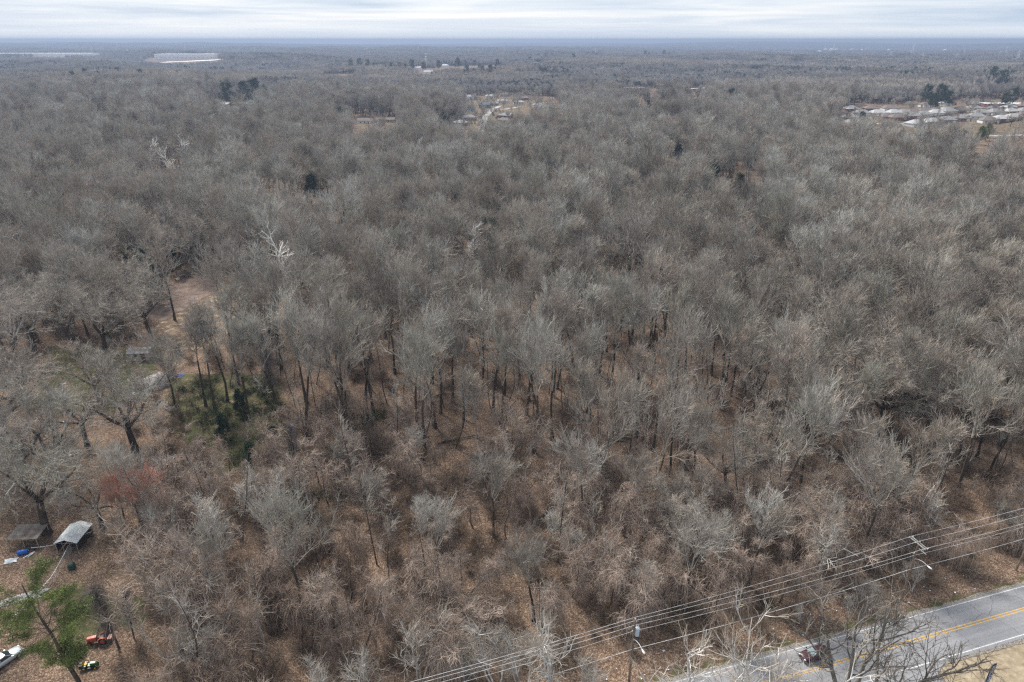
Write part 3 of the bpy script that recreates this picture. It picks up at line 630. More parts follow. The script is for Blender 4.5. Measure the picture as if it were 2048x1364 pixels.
# ------------------------------------------------------------------ vehicles
M['maroon'] = plain('maroon_car_paint', (.055, .014, .024), .35, .2, .5, scale=8, var=.08)
M['silver'] = plain('silver_car_paint', (.50, .53, .55), .3, .4, .5, scale=8, var=.06)
M['whitecar'] = plain('white_car_paint', (.75, .75, .74), .3, 0, .5, scale=8, var=.04)
M['glass'] = plain('tinted_car_glass', (.03, .04, .045), .08, 0, .8, scale=3, var=.1)
M['lightglass'] = plain('pale_windscreen_glass', (.20, .27, .29), .1, 0, .8, scale=3, var=.2)
M['rubber'] = plain('black_rubber', (.02, .02, .02), .85, scale=8, var=.1)
M['rim'] = plain('alloy_rim', (.42, .43, .44), .35, .7, scale=8)
M['lamp'] = plain('headlamp_glass', (.7, .72, .72), .15, scale=8, var=.05)
M['redlamp'] = plain('red_lamp_glass', (.40, .02, .02), .25, scale=8, var=.05)
def car(loc, rz, paint, label, group=None, L=4.7, W=1.84, Hc=1.5, screen='glass', simple=False):
    """front points to local +x"""
    e = empty('car', loc, rz, label, 'car', group)
    def ring(x, hw, z0, z1, r=.14):
        return [(x, -hw + r, z0), (x, -hw, z0 + r), (x, -hw * 1.0, (z0 + z1) / 2), (x, -hw + .05, z1 - r * .7), (x, -hw + .22, z1), (x, 0, z1 + .035), (x, hw - .22, z1), (x, hw - .05, z1 - r * .7), (x, hw, (z0 + z1) / 2), (x, hw, z0 + r), (x, hw - r, z0)]
    h = W / 2
    st = [(-L / 2, h * .80, .40, .78), (-L / 2 + .10, h * .93, .28, .94), (-L * .36, h, .24, 1.0), (-L * .1, h, .24, .97), (L * .16, h, .24, .95), (L * .30, h * .99, .24, .88), (L * .42, h * .95, .26, .80), (L / 2 - .08, h * .86, .30, .68), (L / 2, h * .70, .38, .58)]
    MB().loft([ring(*q) for q in st]).build('body', M[paint], e, smooth=True)
    def cab(x, hw, z): return [(x, -hw, z), (x, hw, z)]
    zt = Hc - .05
    V = [(-L * .40, -h * .80, .97), (-L * .40, h * .80, .97), (L * .21, h * .84, .93), (L * .21, -h * .84, .93), (-L * .27, -h * .64, zt), (-L * .27, h * .64, zt), (L * .03, h * .66, zt), (L * .03, -h * .66, zt)]
    MB().add(V, [(0, 4, 7, 3), (1, 2, 6, 5), (0, 1, 5, 4), (4, 5, 6, 7)]).build('side_windows', M['glass'], e)
    MB().add([(V[3][0] + .01, V[3][1], V[3][2] + .005), (V[2][0] + .01, V[2][1], V[2][2] + .005), V[6], V[7]], [(0, 1, 2, 3)]).build('windscreen', M[screen], e)
    rings = [[(x, -hw, zt - .03), (x, -hw + .1, zt + .03), (x, 0, zt + .06), (x, hw - .1, zt + .03), (x, hw, zt - .03)] for x, hw in ((-L * .275, h * .62), (-L * .2, h * .69), (L * .0, h * .70), (L * .045, h * .64))]
    MB().loft(rings).build('roof', M[paint], e, smooth=False)
    if not simple:
        for sy in (-1, 1):
            for pa_, pb_, pr2 in (((L * .215, sy * h * .84, .94), (L * .03, sy * h * .67, zt), .035), ((-L * .12, sy * h * .86, .97), (-L * .12, sy * h * .67, zt), .035), ((-L * .40, sy * h * .8, .97), (-L * .27, sy * h * .65, zt), .05)): MB().cyl(pa_, pb_, pr2, n=5).build('pillar', M[paint], e)
        for sy in (-1, 1):
            MB().box((L * .17, sy * (h + .09), 1.0), (.14, .2, .13)).build('mirror', M[paint], e)
            MB().ball((L / 2 - .12, sy * h * .62, .66), .17, sc3=(.8, 1, .5)).build('headlight', M['lamp'], e)
            MB().ball((-L / 2 + .10, sy * h * .68, .80), .15, sc3=(.5, 1, .7)).build('tail_light', M['redlamp'], e)
    for sx in (-.30, .31):
        for sy in (-1, 1):
            w = MB().cyl((sx * L, sy * (h - .20), .33), (sx * L, sy * (h + .012), .33), .33, n=18).build('wheel', M['rubber'], e)
            if not simple: MB().cyl((sx * L, sy * (h - .01), .33), (sx * L, sy * (h + .025), .33), .21, n=12).build('rim', M['rim'], w)
    return e
cx, cyy, _ = P(1629, 1306, .7)
al = cx * RD[0] + cyy * RD[1]; cp = road_xy(al, 55.25)
car((cp[0], cp[1], .056), rdz + math.pi, 'maroon', 'maroon hatchback driving on the grey road behind pale bare branches', screen='lightglass', L=4.4, W=1.76)
cx, cyy, _ = P(6, 1318, .7)
car((cx, cyy, 0), R_(62), 'silver', 'silver car parked on the leaves at the bottom left under the pine', screen='glass', L=4.9)

# feather flag on the dry lawn
M['navy'] = plain('navy_flag_cloth', (.010, .035, .13), .8, scale=3, var=.2)
M['print'] = plain('white_flag_print', (.72, .74, .80), .8, scale=3, var=.05)
fx, fy, _ = P(1966, 1374)
fe = empty('feather_flag', (fx, fy, 0), R_(8), 'navy feather flag with white lettering standing on the dry lawn', 'flag')
MB().tube([(0, 0, 0), (0, 0, 3.2), (.03, 0, 3.9), (.14, 0, 4.25), (.42, 0, 4.4)], [.025, .02, .014, .012, .01], 6).build('pole', M['iron'], fe)
outl = [(.03, .75), (.03, 2.9), (.06, 3.75), (.16, 4.15), (.40, 4.34), (.74, 4.36), (.76, 4.0), (.73, 2.4), (.68, .95), (.35, .72)]
fl = MB(); n = len(outl)
fl.add([(x, -.006, z) for x, z in outl] + [(x, .006, z) for x, z in outl], [tuple(range(n)), tuple(range(2 * n - 1, n - 1, -1))] + [(i, (i + 1) % n, n + (i + 1) % n, n + i)[::-1] for i in range(n)])
fl.build('banner', M['navy'], fe)
tcu = bpy.data.curves.new('lettering', 'FONT'); tcu.body = 'WELCOME'; tcu.size = .62; tcu.extrude = .004; tcu.align_x = 'CENTER'; tcu.align_y = 'CENTER'
to = bpy.data.objects.new('lettering', tcu); C.objects.link(to)
dg = bpy.context.evaluated_depsgraph_get(); tme = bpy.data.meshes.new_from_object(to.evaluated_get(dg)); bpy.data.objects.remove(to)
tme.materials.clear(); tme.materials.append(M['print'])
lo = obj('lettering', tme, fe); lo.matrix_local = Matrix.Translation((.40, -.014, 2.45)) @ Matrix.Rotation(R_(90), 4, 'X') @ Matrix.Rotation(R_(-90), 4, 'Z')

# ------------------------------------------------------------------ yard on the left
M['tin'] = plain('pale_ribbed_tin', (.52, .55, .56), .5, .3, scale=1.2, var=.12)
M['mossroof'] = plain('mossy_grey_sheet', (.20, .205, .18), .9, scale=.8, var=.1, col2=(.12, .075, .065))
M['darkin'] = plain('dark_timber', (.04, .035, .03), .9)
M['pole'] = plain('pale_steel_tube', (.55, .56, .57), .4, .5)
M['blue'] = plain('blue_plastic', (.01, .10, .42), .45, scale=3, var=.2)
M['green'] = plain('dark_green_plastic', (.008, .045, .032), .35, 0, .6, scale=3)
M['tarp'] = plain('white_plastic_sheet', (.62, .64, .66), .5, scale=1.5, var=.18)
M['greytarp'] = plain('grey_faded_sheet', (.33, .32, .31), .8, scale=1.5, var=.2)
M['orange'] = plain('orange_red_paint', (.42, .055, .02), .4, 0, .5, scale=4, var=.15)
M['jgreen'] = plain('deep_green_paint', (.015, .09, .02), .4, 0, .5, scale=4)
M['jyellow'] = plain('yellow_vinyl', (.65, .38, .02), .5, scale=4)
M['black'] = plain('black_metal', (.02, .02, .02), .5, .3, scale=4)
M['mesh'] = plain('galvanised_fence_wire', (.40, .41, .40), .6, .3)
M['rust'] = plain('rusty_iron', (.20, .09, .045), .85, scale=2, var=.3)
# tin carport: gable roof on tube posts
x, y, _ = P(153, 1085)
e = empty('open_shed', (x, y, 0), R_(2), 'small open-sided shed with a pale ribbed tin gable roof', 'shed')
W2, L2, hh, rg = 1.75, 2.6, 2.05, .62
for sg in (-1, 1):
    b = MB(); nrib = 24
    top = []; 
    for i in range(nrib + 1):
        yy = -L2 + 2 * L2 * i / nrib; dz = .03 if i % 2 else 0
        top.append([(0, yy, hh + rg + dz), (sg * (W2 + .2), yy, hh - .07 + dz)])
    V = [p for r in top for p in r] + [(p[0], p[1], p[2] - .03) for r in top for p in r]; n2 = 2 * (nrib + 1)
    F = []
    for i in range(nrib):
        q = (2 * i, 2 * i + 1, 2 * i + 3, 2 * i + 2); F += [q, tuple(k + n2 for k in q[::-1])]
    b.add(V, F).build('roof_panel', M['tin'], e)
for sy in (-1, 1):
    for px in (-1.75, -.62, .62, 1.75): MB().cyl((px, sy * 2.5, 0), (px, sy * 2.5, hh + (rg * (1 - abs(px) / W2) if abs(px) < 1 else 0) - .03), .035, n=6).build('post', M['pole'], e)
    MB().tube([(-1.75, sy * 2.5, hh - .06), (0, sy * 2.5, hh + rg - .08), (1.75, sy * 2.5, hh - .06)], .03, 6).cyl((-1.75, sy * 2.5, hh - .1), (1.75, sy * 2.5, hh - .1), .02).build('frame', M['pole'], e)
MB().box((-1.70, 0, 1.0), (.03, 4.8, 1.7)).box((1.70, 0, 1.0), (.03, 4.8, 1.7)).box((0, 2.45, 1.0), (3.3, .03, 1.7)).build('side_panel', M['darkin'], e)
x2, y2 = x, y
o = MB().box((0, 0, .45), (1.3, 2.0, .9)).box((.1, .1, 1.05), (.8, 1.2, .3), rz=.2).build('crate', M['darkin'], loc=(x, y, 0)); tag(o, 'dark stacked boxes stored inside the tin-roofed open shed', 'crate')
# sagging sheet roof shelter
x, y, _ = P(60, 1080)
e = empty('shelter', (x, y, 0), R_(8), 'low shelter with a sagging moss-grey sheet roof beside the big tree', 'shelter')
nn = 13; V = []; 
for j in range(nn):
    for i in range(nn):
        a = i / (nn - 1); b_ = j / (nn - 1); X0 = -2.6 + 5.2 * a + .5 * b_; Y0 = -1.7 + 3.4 * b_ - .5 * a
        V.append((X0, Y0, 1.75 + .45 * b_ - .38 * math.sin(math.pi * a) * math.sin(math.pi * b_) + .25 * (a - .5) ** 2))
k = len(V); V += [(p[0], p[1], p[2] - .03) for p in V]
F = [(j * nn + i, j * nn + i + 1, (j + 1) * nn + i + 1, (j + 1) * nn + i) for j in range(nn - 1) for i in range(nn - 1)]; F += [tuple(q + k for q in f[::-1]) for f in F]
MB().add(V, F).build('roof_sheet', M['mossroof'], e, smooth=True)
for px, py, pz in ((-2.4, -1.6, 1.7), (2.3, -2.0, 1.7), (-2.0, 1.5, 2.1), (2.7, 1.2, 2.1), (.1, -1.9, 1.45)): MB().cyl((px, py, 0), (px, py, pz), .06, n=6).build('post', M['greywood'], e)
x3, y3, _ = P(66, 1096)
e = empty('bench', (x3, y3 - .6, 0), R_(8), 'dark slatted bench under the edge of the sagging sheet roof', 'bench')
b = MB()
for k in range(4): b.box((0, .12 * k - .2, .45), (1.7, .09, .035))
b.build('seat', M['darkin'], e); b = MB()
for k in range(3): b.box((0, .27, .6 + .13 * k), (1.7, .03, .09))
b.build('backrest', M['darkin'], e)
for sx in (-.75, .75):
    for yy in (-.2, .24): MB().box((sx, yy, .22), (.06, .06, .44)).build('leg', M['darkin'], e)
# blue barrel/tub and white board
x, y, _ = P(47, 1108)
e = empty('blue_tub', (x, y, 0), R_(20), 'bright blue plastic tub lying beside the shelter', 'tub')
MB().loft([[(-.8 + q * 1.6, r * math.cos(k * math.pi / 7), .42 + r * .95 * math.sin(k * math.pi / 7)) for k in range(14)] for q, r in ((0, .30), (.04, .40), (.3, .44), (.33, .40), (.37, .44), (.63, .44), (.67, .40), (.96, .40), (1, .30))]).build('shell', M['blue'], e, smooth=True)
MB().cyl((.8, .12, .5), (.85, .12, .5), .06).build('bung', M['print'], e)
o = MB().box((0, 0, .06), (.10, 1.9, .10)).box((.25, .3, .05), (.08, 1.2, .08), rz=.15).build('white_board', M['print'], loc=(P(56, 1110)[0] + .2, P(56, 1110)[1], 0)); o.rotation_euler = (0, 0, R_(-28)); tag(o, 'pair of thin white boards on the leaves against the blue tub', 'board')
def sheet(name, cx, cy2, w, d, rz, mat, label, cat, seed, h=.35):
    rg_ = np.random.default_rng(seed); m = 16; V = []; ph = rg_.uniform(0, 6, 6)
    for j in range(m):
        for i in range(m):
            a = i / (m - 1) - .5; b2 = j / (m - 1) - .5
            z = h * (.5 - max(abs(a), abs(b2))) * 1.6 + .06 * (1 + math.sin(9 * a + ph[0] + 4 * b2) * math.sin(11 * b2 + ph[1])) + .02
            V.append((w * a * (1 + .12 * math.sin(7 * b2 + ph[2])), d * b2 * (1 + .14 * math.sin(6 * a + ph[3])), z))
    k = len(V); V += [(p[0], p[1], max(p[2] - .04, -.02)) for p in V]
    F = [(j * m + i, j * m + i + 1, (j + 1) * m + i + 1, (j + 1) * m + i) for j in range(m - 1) for i in range(m - 1)]; F += [tuple(q + k for q in f[::-1]) for f in F]
    o = MB().add(V, F).build(name, mat, loc=(cx, cy2, 0), smooth=True); o.rotation_euler = (0, 0, rz); return tag(o, label, cat)
sheet('tarpaulin', *P(22, 1122)[:2], 1.9, 1.2, .3, M['tarp'], 'crumpled whitish plastic heap just below the blue tub', 'tarpaulin', 3)
sheet('tarpaulin', *P(38, 1198)[:2], 7.5, 1.8, R_(24), M['greytarp'], 'long pale grey tarpaulin on the ground behind the pine branches', 'tarpaulin', 4, .5)
# white dashed rope between tub and shed
a = P(65, 1102)[:2]; b2 = P(128, 1092)[:2]; V = MB()
for k in range(22):
    f = k / 22; g = (k + .6) / 22
    V.cyl((a[0] + (b2[0] - a[0]) * f, a[1] + (b2[1] - a[1]) * f, .7 - .6 * f * (1 - f)), (a[0] + (b2[0] - a[0]) * g, a[1] + (b2[1] - a[1]) * g, .7 - .6 * g * (1 - g)), .05, n=5)
pr = V.tube([(a[0] + (b2[0] - a[0]) * k / 10, a[1] + (b2[1] - a[1]) * k / 10, .7 - .6 * k / 10 * (1 - k / 10)) for k in range(11)], .02, 4).build('rope', M['print']); tag(pr, 'white knotted rope strung from the blue tub to the tin-roofed shed', 'rope')
# chain-link fence
fp = [P(148, 1092)[:2], P(128, 1132)[:2], P(108, 1168)[:2], P(70, 1212)[:2], P(20, 1262)[:2]]
e = empty('chain_link_fence', (0, 0, 0), 0, 'sagging chain-link fence with a pale top rail running from the shed to the pine', 'fence')
b = MB(); w = MB()
for i in range(len(fp) - 1):
    A = Vector((*fp[i], 0)); B = Vector((*fp[i + 1], 0)); b.cyl(A + Vector((0, 0, 1.5)), B + Vector((0, 0, 1.5)), .035, n=6)
    ln = (B - A).length; dd = (B - A) / ln; q = 0
    while q < ln:
        for s in (-1, 1):
            p0 = A + dd * min(max(q, 0), ln) + Vector((0, 0, .05 if s > 0 else 1.45)); q2 = min(q + 1.3, ln); zz = .05 + 1.4 * (q2 - q) / 1.3
            w.cyl(p0, A + dd * q2 + Vector((0, 0, zz if s > 0 else 1.5 - zz)), .005, n=3, cap=False)
        q += .24
b.build('top_rail', M['galv'], e); w.build('wire_mesh', M['mesh'], e)
for p in fp: MB().cyl((p[0], p[1], 0), (p[0], p[1], 1.55), .04, n=7).ball((p[0], p[1], 1.58), .055, 6, 4).build('post', M['galv'], e)
# dark green tank
x, y, _ = P(145, 1137)
e = empty('green_barrel', (x, y, 0), 0, 'dark green domed barrel standing against the chain-link fence', 'barrel')
MB().loft([[(r * math.cos(k * math.pi / 9), r * math.sin(k * math.pi / 9), z) for k in range(18)] for z, r in ((0, .52), (.1, .58), (.5, .6), (.54, .56), (.58, .6), (.95, .57), (1.15, .42), (1.25, .2))]).build('body', M['green'], e, smooth=True)
MB().cyl((0, 0, 1.24), (0, 0, 1.34), .14, n=12).build('lid', M['black'], e)
def wheelset(e, specs, rimmat):
    for (wx, wy, r, w) in specs:
        t = MB(); n = 20; rings = []
        for yy, rr in ((-w / 2, r * .82), (-w / 2 * .8, r * .97), (0, r), (w / 2 * .8, r * .97), (w / 2, r * .82)):
            rings.append([(wx + rr * math.cos(k * 2 * math.pi / n), wy + yy, r + rr * math.sin(k * 2 * math.pi / n)) for k in range(n)])
        t.loft(rings)
        for k in range(16): 
            a = k * math.pi / 8; t.box((wx + r * math.cos(a), wy, r + r * math.sin(a)), (.05, w * .9, .06), ry=-a)
        wo_ = t.build('wheel', M['rubber'], e)
        sgn = 1 if wy > 0 else -1
        MB().cyl((wx, wy + sgn * (w / 2 - .02), r), (wx, wy + sgn * (w / 2 + .03), r), r * .62, r * .5, 14).cyl((wx, wy + sgn * w / 2, r), (wx, wy + sgn * (w / 2 + .07), r), r * .15, n=8).build('rim', rimmat, wo_)
# orange tractor (front to local -x, i.e. left in the picture)
x, y, _ = P(203, 1283)
e = empty('tractor', (x, y, 0), R_(14), 'small orange tractor with black tyres parked on the leaf litter', 'tractor')
MB().loft([[(xx, -hw, z0), (xx, -hw, z1 - .1), (xx, -hw + .09, z1), (xx, hw - .09, z1), (xx, hw, z1 - .1), (xx, hw, z0)] for xx, hw, z0, z1 in ((-1.75, .24, .62, .98), (-1.66, .31, .55, 1.08), (-1.0, .33, .55, 1.16), (-.45, .34, .55, 1.2))]).build('hood', M['orange'], e)
MB().box((-1.77, 0, .78), (.04, .40, .30)).build('grille', M['black'], e)
MB().box((-.6, 0, .52), (2.1, .34, .34)).box((.35, 0, .6), (.9, .5, .35)).box((-1.55, 0, .42), (.3, .9, .14)).build('chassis', M['black'], e)
MB().box((.05, 0, .66), (.75, 1.1, .06)).build('footplate', M['black'], e)
for s in (-1, 1):
    MB().loft([[(.45 + .62 * math.cos(a), s * .42, .62 + .62 * math.sin(a)), (.45 + .62 * math.cos(a), s * .74, .62 + .62 * math.sin(a)), (.45 + .58 * math.cos(a), s * .74, .62 + .58 * math.sin(a)), (.45 + .58 * math.cos(a), s * .42, .62 + .58 * math.sin(a))] for a in [k * math.pi / 8 for k in range(1, 8)]]).build('fender', M['orange'], e)
MB().box((.42, 0, .98), (.46, .48, .12)).box((.66, 0, 1.22), (.10, .46, .42), ry=.15).build('seat', M['black'], e)
MB().cyl((-.35, 0, 1.15), (-.12, 0, 1.42), .025, n=6).build('steering_column', M['black'], e)
b = MB(); b.tube([(-.12 + .0 + .10 * math.cos(a), .19 * math.sin(a), 1.42 + .15 * math.cos(a) * -.8) for a in [k * math.pi / 6 for k in range(13)]], .018, 5).build('steering_wheel', M['black'], e)
b = MB(); b.tube([(.9, -.5, .6), (.95, -.5, 1.9), (.95, .5, 1.9), (.9, .5, .6)], .035, 6).build('roll_bar', M['black'], e)
MB().box((1.25, 0, .55), (.5, .9, .28)).cyl((.9, .2, .5), (1.3, .3, .5), .04).cyl((.9, -.2, .5), (1.3, -.3, .5), .04).build('rear_implement', M['orange'], e)
wheelset(e, [(.45, -.6, .56, .30), (.45, .6, .56, .30), (-1.42, -.52, .31, .2), (-1.42, .52, .31, .2)], M['orange'])
# riding mower (front to the right)
x, y, _ = P(181, 1334)
e = empty('riding_mower', (x, y, 0), R_(10), 'green riding mower with a yellow seat and black deck on the leaves', 'mower')
MB().loft([[(xx, -hw, .42), (xx, -hw, z1 - .08), (xx, -hw + .08, z1), (xx, hw - .08, z1), (xx, hw, z1 - .08), (xx, hw, .42)] for xx, hw, z1 in ((.15, .27, .86), (.8, .26, .84), (1.02, .2, .74))]).build('hood', M['jgreen'], e)
MB().box((-.35, 0, .40), (1.3, .5, .16)).box((-.6, -.4, .6), (.5, .16, .1)).box((-.6, .4, .6), (.5, .16, .1)).build('body', M['jgreen'], e)
MB().box((-.52, 0, .66), (.46, .46, .12)).box((-.75, 0, .92), (.10, .44, .44), ry=-.2).build('seat', M['jyellow'], e)
MB().box((.0, 0, .24), (.95, 1.15, .18)).box((-.98, 0, .55), (.5, .95, .6)).build('mower_deck', M['black'], e)
MB().cyl((.15, 0, .8), (-.1, 0, 1.05), .02).tube([(-.1 + .08 * math.cos(a), .17 * math.sin(a), 1.05 - .1 * math.cos(a)) for a in [k * math.pi / 5 for k in range(11)]], .016, 5).build('steering_wheel', M['black'], e)
wheelset(e, [(-.62, -.42, .26, .24), (-.62, .42, .26, .24), (.78, -.40, .19, .15), (.78, .40, .19, .15)], M['jyellow'])
# polytunnel-like white and grey tarp tent, with a blue tarp beyond it
x, y, _ = P(305, 775)
e = empty('tarp_tent', (x, y, 0), R_(-35), 'tent of white and faded grey sheeting among the trees at the yard edge', 'tent')
def halfpipe(w, L, h, a0, a1, mat, nm, ph):
    V = []; m = 14; n = 12
    for j in range(n):
        for i in range(m):
            a = a0 + (a1 - a0) * i / (m - 1); yy = -L / 2 + L * j / (n - 1); r = 1 + .05 * math.sin(5 * a + ph + yy * 2.2)
            V.append((-w / 2 * math.cos(a) * r, yy, h * math.sin(a) * r))
    k = len(V); V += [(p[0] * .98, p[1], p[2] * .98) for p in V]
    F = [(j * m + i, j * m + i + 1, (j + 1) * m + i + 1, (j + 1) * m + i) for j in range(n - 1) for i in range(m - 1)]; F += [tuple(q + k for q in f[::-1]) for f in F]
    MB().add(V, F).build(nm, mat, e, smooth=True)
halfpipe(5.2, 6.4, 3.0, 0, 1.35, M['tarp'], 'white_sheet', 1); halfpipe(5.2, 6.4, 3.0, 1.36, 3.14, M['greytarp'], 'grey_sheet', 2)
for yy in (-3.1, 0, 3.1): MB().tube([(-2.5 * math.cos(a), yy, 2.9 * math.sin(a)) for a in [k * math.pi / 10 for k in range(11)]], .03, 5).build('hoop', M['pole'], e)
x, y, _ = P(350, 752)
sheet('tarpaulin', x, y, 4.2, 1.6, R_(10), M['blue'], 'blue tarpaulin bundle to the right of the white tent', 'tarpaulin', 8, .9)
x, y, _ = P(262, 788)
sheet('tarpaulin', x, y, 1.6, 1.2, R_(10), M['tarp'], 'small white sheet on the ground at the left foot of the tent', 'tarpaulin', 9, .4)
for (u, v, w, d, lb) in ((127, 768, 1.2, .5, 'small white plank lying on the left lawn'), (125, 845, .8, .5, 'small pale scrap of board on the leaf-strewn lawn by the forked tree'), (138, 911, .9, .5, 'tiny white scrap lying below the forked yard tree')):
    x, y, _ = P(u, v); o = MB().box((0, 0, .06), (w, d, .10), rz=.3).box((.2, .2, .13), (w * .5, d * .4, .04), rz=-.2).build('scrap_board', M['print'], loc=(x, y, 0)); tag(o, lb, 'board')

# ------------------------------------------------------------------ buildings
M['roofgrey'] = plain('grey_shingles', (.27, .265, .26), .9, scale=.7, var=.12)
M['roofpale'] = plain('pale_grey_shingles', (.43, .425, .42), .9, scale=.7, var=.1)
M['roofbrown'] = plain('brown_shingles', (.19, .155, .14), .9, scale=.7, var=.15)
M['roofdark'] = plain('slate_blue_shingles', (.10, .13, .15), .9, scale=.7, var=.15)
M['brickred'] = plain('red_brick', (.22, .09, .07), .9, scale=.9, var=.2)
M['bricktan'] = plain('tan_brick', (.36, .27, .20), .9, scale=.9, var=.15)
M['siding'] = plain('white_siding', (.72, .72, .70), .7, scale=.9, var=.06)
M['bluesiding'] = plain('blue_grey_siding', (.14, .20, .24), .7, scale=.9, var=.08)
M['window'] = plain('dark_window_glass', (.03, .035, .04), .15, 0, .7)
M['concrete'] = plain('pale_concrete', (.37, .355, .335), .9, scale=.4, var=.15)
M['fencewood'] = plain('brown_fence_boards', (.135, .075, .055), .9, scale=.6, var=.25)
def house(loc, rz, w, d, h, rh, wall, roof, label, group=None, hip=True, name='house', chimney=False, wins=3, garage=False):
    e = empty(name, loc, rz, label, 'house' if name == 'house' else 'building', group)
    MB().box((0, 0, h / 2 - .3), (w, d, h + .6)).build('wall', M[wall], e)
    o = .5; x1 = w / 2 + o; y1 = d / 2 + o; k = (w / 2 - d / 2 * .9) if hip else w / 2 + o
    z = h + .012
    V = [(-x1, -y1, z), (x1, -y1, z), (x1, y1, z), (-x1, y1, z), (-k, 0, h + rh), (k, 0, h + rh), (-x1, -y1, z - .15), (x1, -y1, z - .15), (x1, y1, z - .15), (-x1, y1, z - .15)]
    V = [(a, b, c + .15) for a, b, c in V]
    rf = MB().add(V, [(0, 1, 5, 4), (2, 3, 4, 5), (1, 2, 5), (3, 0, 4), (6, 7, 1, 0), (7, 8, 2, 1), (8, 9, 3, 2), (9, 6, 0, 3), (9, 8, 7, 6)]).build('roof', M[roof], e)
    if chimney: MB().box((w * .2, .6, h + rh * .8), (.8, .6, 1.6)).build('chimney', M['brickred'], rf)
    for i in range(wins):
        xx = (-.5 + (i + .5) / wins) * w * .9
        if garage and i == wins - 1: MB().box((xx, -d / 2 - .03, 1.15), (min(3.6, w * .28), .1, 2.3)).build('garage_door', M['siding'], e); continue
        if i == wins // 2: MB().box((xx, -d / 2 - .03, 1.1), (1.0, .1, 2.1)).build('door', M['fencewood'], e)
        else:
            f = MB().box((xx, -d / 2 - .02, 1.6), (1.6, .08, 1.4)).build('window', M['siding'], e); MB().box((xx, -d / 2 - .07, 1.6), (1.35, .04, 1.15)).build('pane', M['window'], f)
    return e
def at(u, v, z=0):
    """ground point seen at (u, v), following the relief"""
    x, y, _ = P(u, v, z)
    for _i in range(4): x, y, _ = P(u, v, z + float(relief(x, y)))
    return x, y
def gz(x, y): return float(relief(x, y))
hc = [  # u, v of the wall foot, w, d, rot, wall, roof, hip, label
    (940, 200, 11, 8, 20, 'siding', 'roofpale', False, 'tall white house with gables at the far end of the small town street', 5.2),
    (982, 196, 17, 9, 5, 'siding', 'roofpale', True, 'long white house with a pale roof behind the street in the middle', 3.2),
    (1009, 193, 12, 9, -10, 'bricktan', 'roofbrown', False, 'house with a white peaked gable beside the small dark evergreen', 3),
    (1005, 206, 14, 8, 5, 'siding', 'roofpale', False, 'low house with a plain pale roof right of the street', 2.8),
    (1037, 208, 15, 8, 4, 'siding', 'roofpale', True, 'pale flat-looking house standing alone on the right lawn of the street', 2.8),
    (970, 216, 15, 10, -12, 'bluesiding', 'roofdark', False, 'slate blue two-storey house on the left side of the street', 4.5),
    (988, 211, 12, 9, -12, 'bricktan', 'roofgrey', True, 'grey roofed house directly right of the slate blue one', 3),
    (940, 222, 14, 9, 12, 'siding', 'roofgrey', True, 'house with a grey hip roof left of the parked white van', 3),
    (937, 240, 17, 11, 22, 'bricktan', 'roofgrey', True, 'wide grey hip roofed house nearer on the left of the street', 3),
    (922, 251, 15, 10, 24, 'bricktan', 'roofpale', True, 'nearest house left of the street with a broad pale hip roof', 3),
    (906, 262, 12, 8, 10, 'siding', 'roofbrown', False, 'small white-walled house beside the dark evergreen column', 3),
    (1012, 236, 15, 9, -30, 'brickred', 'roofgrey', False, 'red brick house with a small red gable on the right of the street', 3),
    (1010, 246, 14, 9, -30, 'brickred', 'roofbrown', True, 'red brick house nearest to the wood on the right of the street', 3),
    (1076, 214, 14, 9, 15, 'siding', 'roofgrey', True, 'white house half hidden by bare trees right of the town centre', 3),
    (1086, 219, 13, 9, -5, 'siding', 'roofpale', False, 'white gabled house just in front of the half hidden white one', 3),
    (1048, 200, 16, 9, 2, 'brickred', 'roofbrown', True, 'dark brown roofed house at the back right of the town', 3),
]
for (u, v, w, d, rz, wall, roof, hip, lb, h) in hc:
    x, y = at(u, v); house((x, y, gz(x, y)), R_(rz), w, d, h, 2.6, wall, roof, lb, 'houses of the small town street', hip, wins=4)
# town street as a strip on the ground
def ground_strip(name, pts, wid, mat, z=.25, kind='structure'):
    V = []
    W3 = [at(u, v) for u, v in pts]; Q = []
    for i in range(len(W3) - 1):
        for k in range(8): f = k / 8; Q.append((W3[i][0] * (1 - f) + W3[i + 1][0] * f, W3[i][1] * (1 - f) + W3[i + 1][1] * f))
    Q.append(W3[-1])
    for i, (x, y) in enumerate(Q):
        a = Q[max(i - 1, 0)]; b3 = Q[min(i + 1, len(Q) - 1)]; dx, dy = b3[0] - a[0], b3[1] - a[1]; l = math.hypot(dx, dy)
        for s in (-1, 1): X, Y = x - s * dy / l * wid / 2, y + s * dx / l * wid / 2; V.append((X, Y, gz(X, Y) + z))
    me = bpy.data.meshes.new(name); me.from_pydata(V, [], [(2 * i, 2 * i + 1, 2 * i + 3, 2 * i + 2) for i in range(len(Q) - 1)]); me.materials.append(mat)
    me.update()
    return tag(obj(name, me), kind=kind)
ground_strip('town_street', [(962, 268), (966, 248), (972, 232), (984, 220), (1000, 212)], 6.5, M['concrete'])
ground_strip('town_street', [(984, 220), (1010, 219), (1040, 214)], 7, M['concrete'], .30)
ground_strip('driveway', [(956, 232), (972, 232)], 5, M['concrete'], .30)
ground_strip('driveway', [(955, 246), (968, 245)], 5, M['concrete'], .30)
for (u, v, col, lb) in ((971, 219, 'whitecar', 'white van-like car parked at the head of the town street'), (968, 231, 'black', 'dark car parked furthest up the left kerb of the town street'), (966, 237, 'black', 'dark car parked in the middle of the left kerb of the town street'), (964, 243, 'silver', 'grey car parked nearest on the left kerb of the town street')):
    x, y = at(u, v); car((x - 2, y, gz(x, y) + .3), R_(85), col, lb, 'cars parked in the town street', simple=True, L=4.8)
